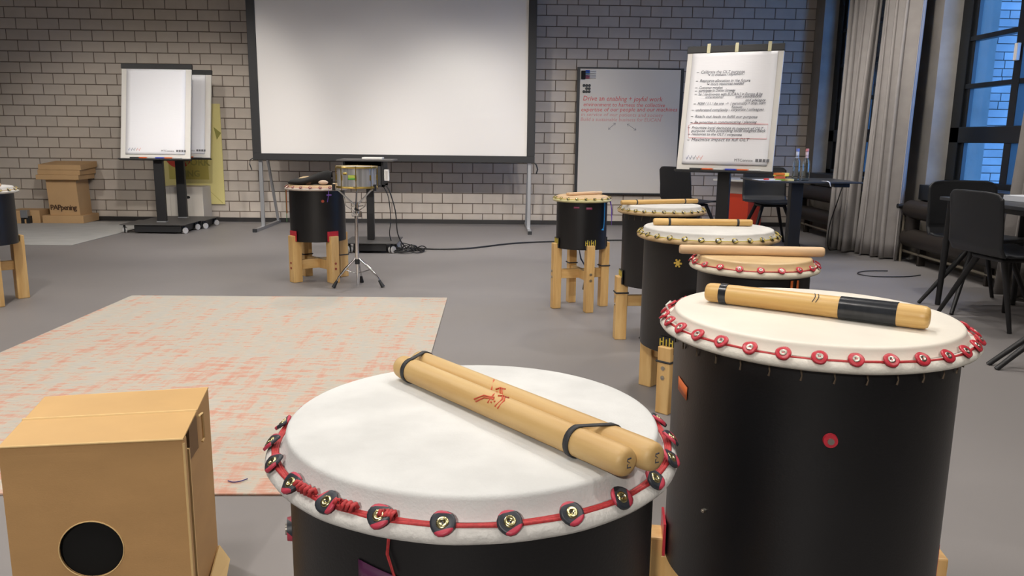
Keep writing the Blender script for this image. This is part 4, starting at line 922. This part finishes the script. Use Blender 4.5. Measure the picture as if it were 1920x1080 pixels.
# right table
tb = thing('black_table', 'black table at the right window with papers on it', 'table', (3.45, 4.35, 0), 0, 'black tables')
MB().box((-.52, -1.1, .690), (.07, .76, .712)).build('tabletop', mat('table_laminate', '3a3c40', .4), tb, bevel=.003)
MB().box((-.46, -1.0, .655), (.02, .68, .689)).build('apron', BLACKM, tb, bevel=.003)
for x, y in ((-.47, .70), (.02, .70), (-.47, -1.04), (.02, -1.04)):
    MB().cyl((x, y, .69), (x*1.03, y*1.01, .002), .024, .017, 14).build('leg', BLACKM, tb, smooth=True)
pp = tag(MB().box((-.14, -.1, 0), (.14, .1, .035)).build('paper_stack', mat('white_paper', 'd8dce6', .7), loc=(3.30, 4.72, .7125), rot=(0, 0, .2), bevel=.002), 'stack of white papers on the right table', 'papers')
MB().tube([(-.12, -.05, .037), (-.05, -.02, .037), (.05, -.04, .037), (.12, .02, .037)], .004, 5).build('blue_mark', mat('blue_print', '3a5a9c', .6), pp)
# bottle table
bt = thing('small_black_table', 'black pedestal table carrying two water bottles beside the flipchart', 'table', (2.85, 7.10, 0), 0, 'black tables')
MB().box((-.42, -.10, .690), (.46, .62, .706)).build('tabletop', mat('table_laminate', '3a3c40', .4), bt, bevel=.003)
MB().box((-.155, -.03, .03), (-.045, .05, .69)).build('column', BLACKM, bt, bevel=.006)
MB().box((-.155, -.28, .0), (-.045, .36, .03)).build('foot', BLACKM, bt, bevel=.006)
MB().box((.22, -.06, .655), (.36, .3, .69)).build('hinge_box', BLACKM, bt, bevel=.004)
def bottle(label, x, y, capc, labc, ribbed):
    t = thing('water_bottle', label, 'bottle', (x, y, .7065), 0, 'water bottles on the small table')
    p = [(.0001, .002), (.030, .002), (.034, .008)]
    for k in range(8): z = .012+k*.016; p += [(.034, z), (.0325 if ribbed else .034, z+.008)]
    p += [(.034, .145), (.033, .165), (.024, .190), (.0145, .205), (.0125, .24), (.013, .268)]
    MB().lathe(p, 28).build('glass_body', GLASSB, t, smooth=2, solid=.002)
    MB().lathe([(.0001, .262), (.0155, .262), (.0155, .286), (.0001, .287)], 18).build('cap', mat('cap_'+capc, capc, .4), t, smooth=True)
    MB().lathe([(.0165, .205), (.0142, .212), (.0142, .260), (.0135, .260)], 18).build('neck_label', mat('neck_'+labc, labc, .5), t, smooth=True)
    return t
bottle('clear water bottle with blue cap, left of two on the small table', 2.745, 7.12, '6d7fc4', 'ccd2e0', True)
bottle('clear water bottle with pink cap, right of two on the small table', 2.835, 7.13, 'd88a8a', 'dcc0c4', False)
mk = thing('red_marker', 'red capped marker lying on the small table left of the sticky notes', 'marker', (2.50, 7.12, .7145))
MB().cyl((-.045, 0, .002), (0, 0, .002), .0085, seg=10).build('cap', mat('marker_red', 'd23a34', .4), mk, smooth=True); MB().cyl((0, 0, .002), (.065, 0, .002), .008, seg=10).build('barrel', WHITEP, mk, smooth=True)
tag(MB().box((-.10, -.08, 0), (.10, .12, .004)).build('loose_paper', mat('white_paper', 'd8dce6', .7), loc=(2.50, 7.16, .7065)), 'white sheet under the red marker on the small table', 'paper')
for i, (x, y, z, w_, h_2, c, lb) in enumerate(((2.60, 7.14, 0, .09, .016, '8fb24a', 'green sticky note pad, lowest of the note pile'), (2.605, 7.14, .0165, .08, .022, 'd2603c', 'orange red sticky note pad in the note pile'), (2.62, 7.15, .039, .12, .010, 'e2dc5a', 'yellow sticky note pad in the note pile'), (2.60, 7.14, .0495, .08, .018, 'e07a2c', 'bright orange sticky note pad high on the note pile'), (2.665, 7.16, .0495, .045, .018, 'd8cf8a', 'pale yellow note pad beside the bright orange one'), (2.672, 7.08, 0, .06, .018, 'd8c88a', 'cream note pad lying by the foot of the bottles'))):
    o = tag(MB().box((-w_/2, -.035, 0), (w_/2, .035, h_2)).build('sticky_note_pad', mat('note_'+c, c, .7), loc=(x, y, .7065+z), rot=(0, 0, rng.uniform(-.06, .06)), bevel=.001), lb, 'notes', 'sticky note pads on the small table')
wt = tag(MB().tube([(2.96, 7.05, .71), (2.985, 7.0, .712), (3.0, 6.985, .70), (3.01, 6.982, .665)], [.006, .012, .014, .012], 6, flat=.3).build('white_cable_tag', WHITEP), 'white tag on a thin cable hanging over the small table edge', 'tag')
# red pedestal behind
rp_ = thing('red_pedestal', 'tall pedestal box with bright red lower part and pale upper part behind the chairs', 'pedestal', (2.93, 9.2, 0), math.radians(45))
MB().box((-.17, -.17, 0), (.17, .17, .455)).build('red_lower_part', mat('vermilion_card', 'd8452a', .6), rp_, bevel=.003)
MB().box((-.165, -.165, .456), (.165, .165, .60)).build('pale_upper_part', mat('pale_pink_card', 'bdb0a6', .7), rp_, bevel=.003)
MB().box((-.30, -.30, .601), (.22, .22, .622)).build('white_top', WHITEP, rp_, bevel=.003)
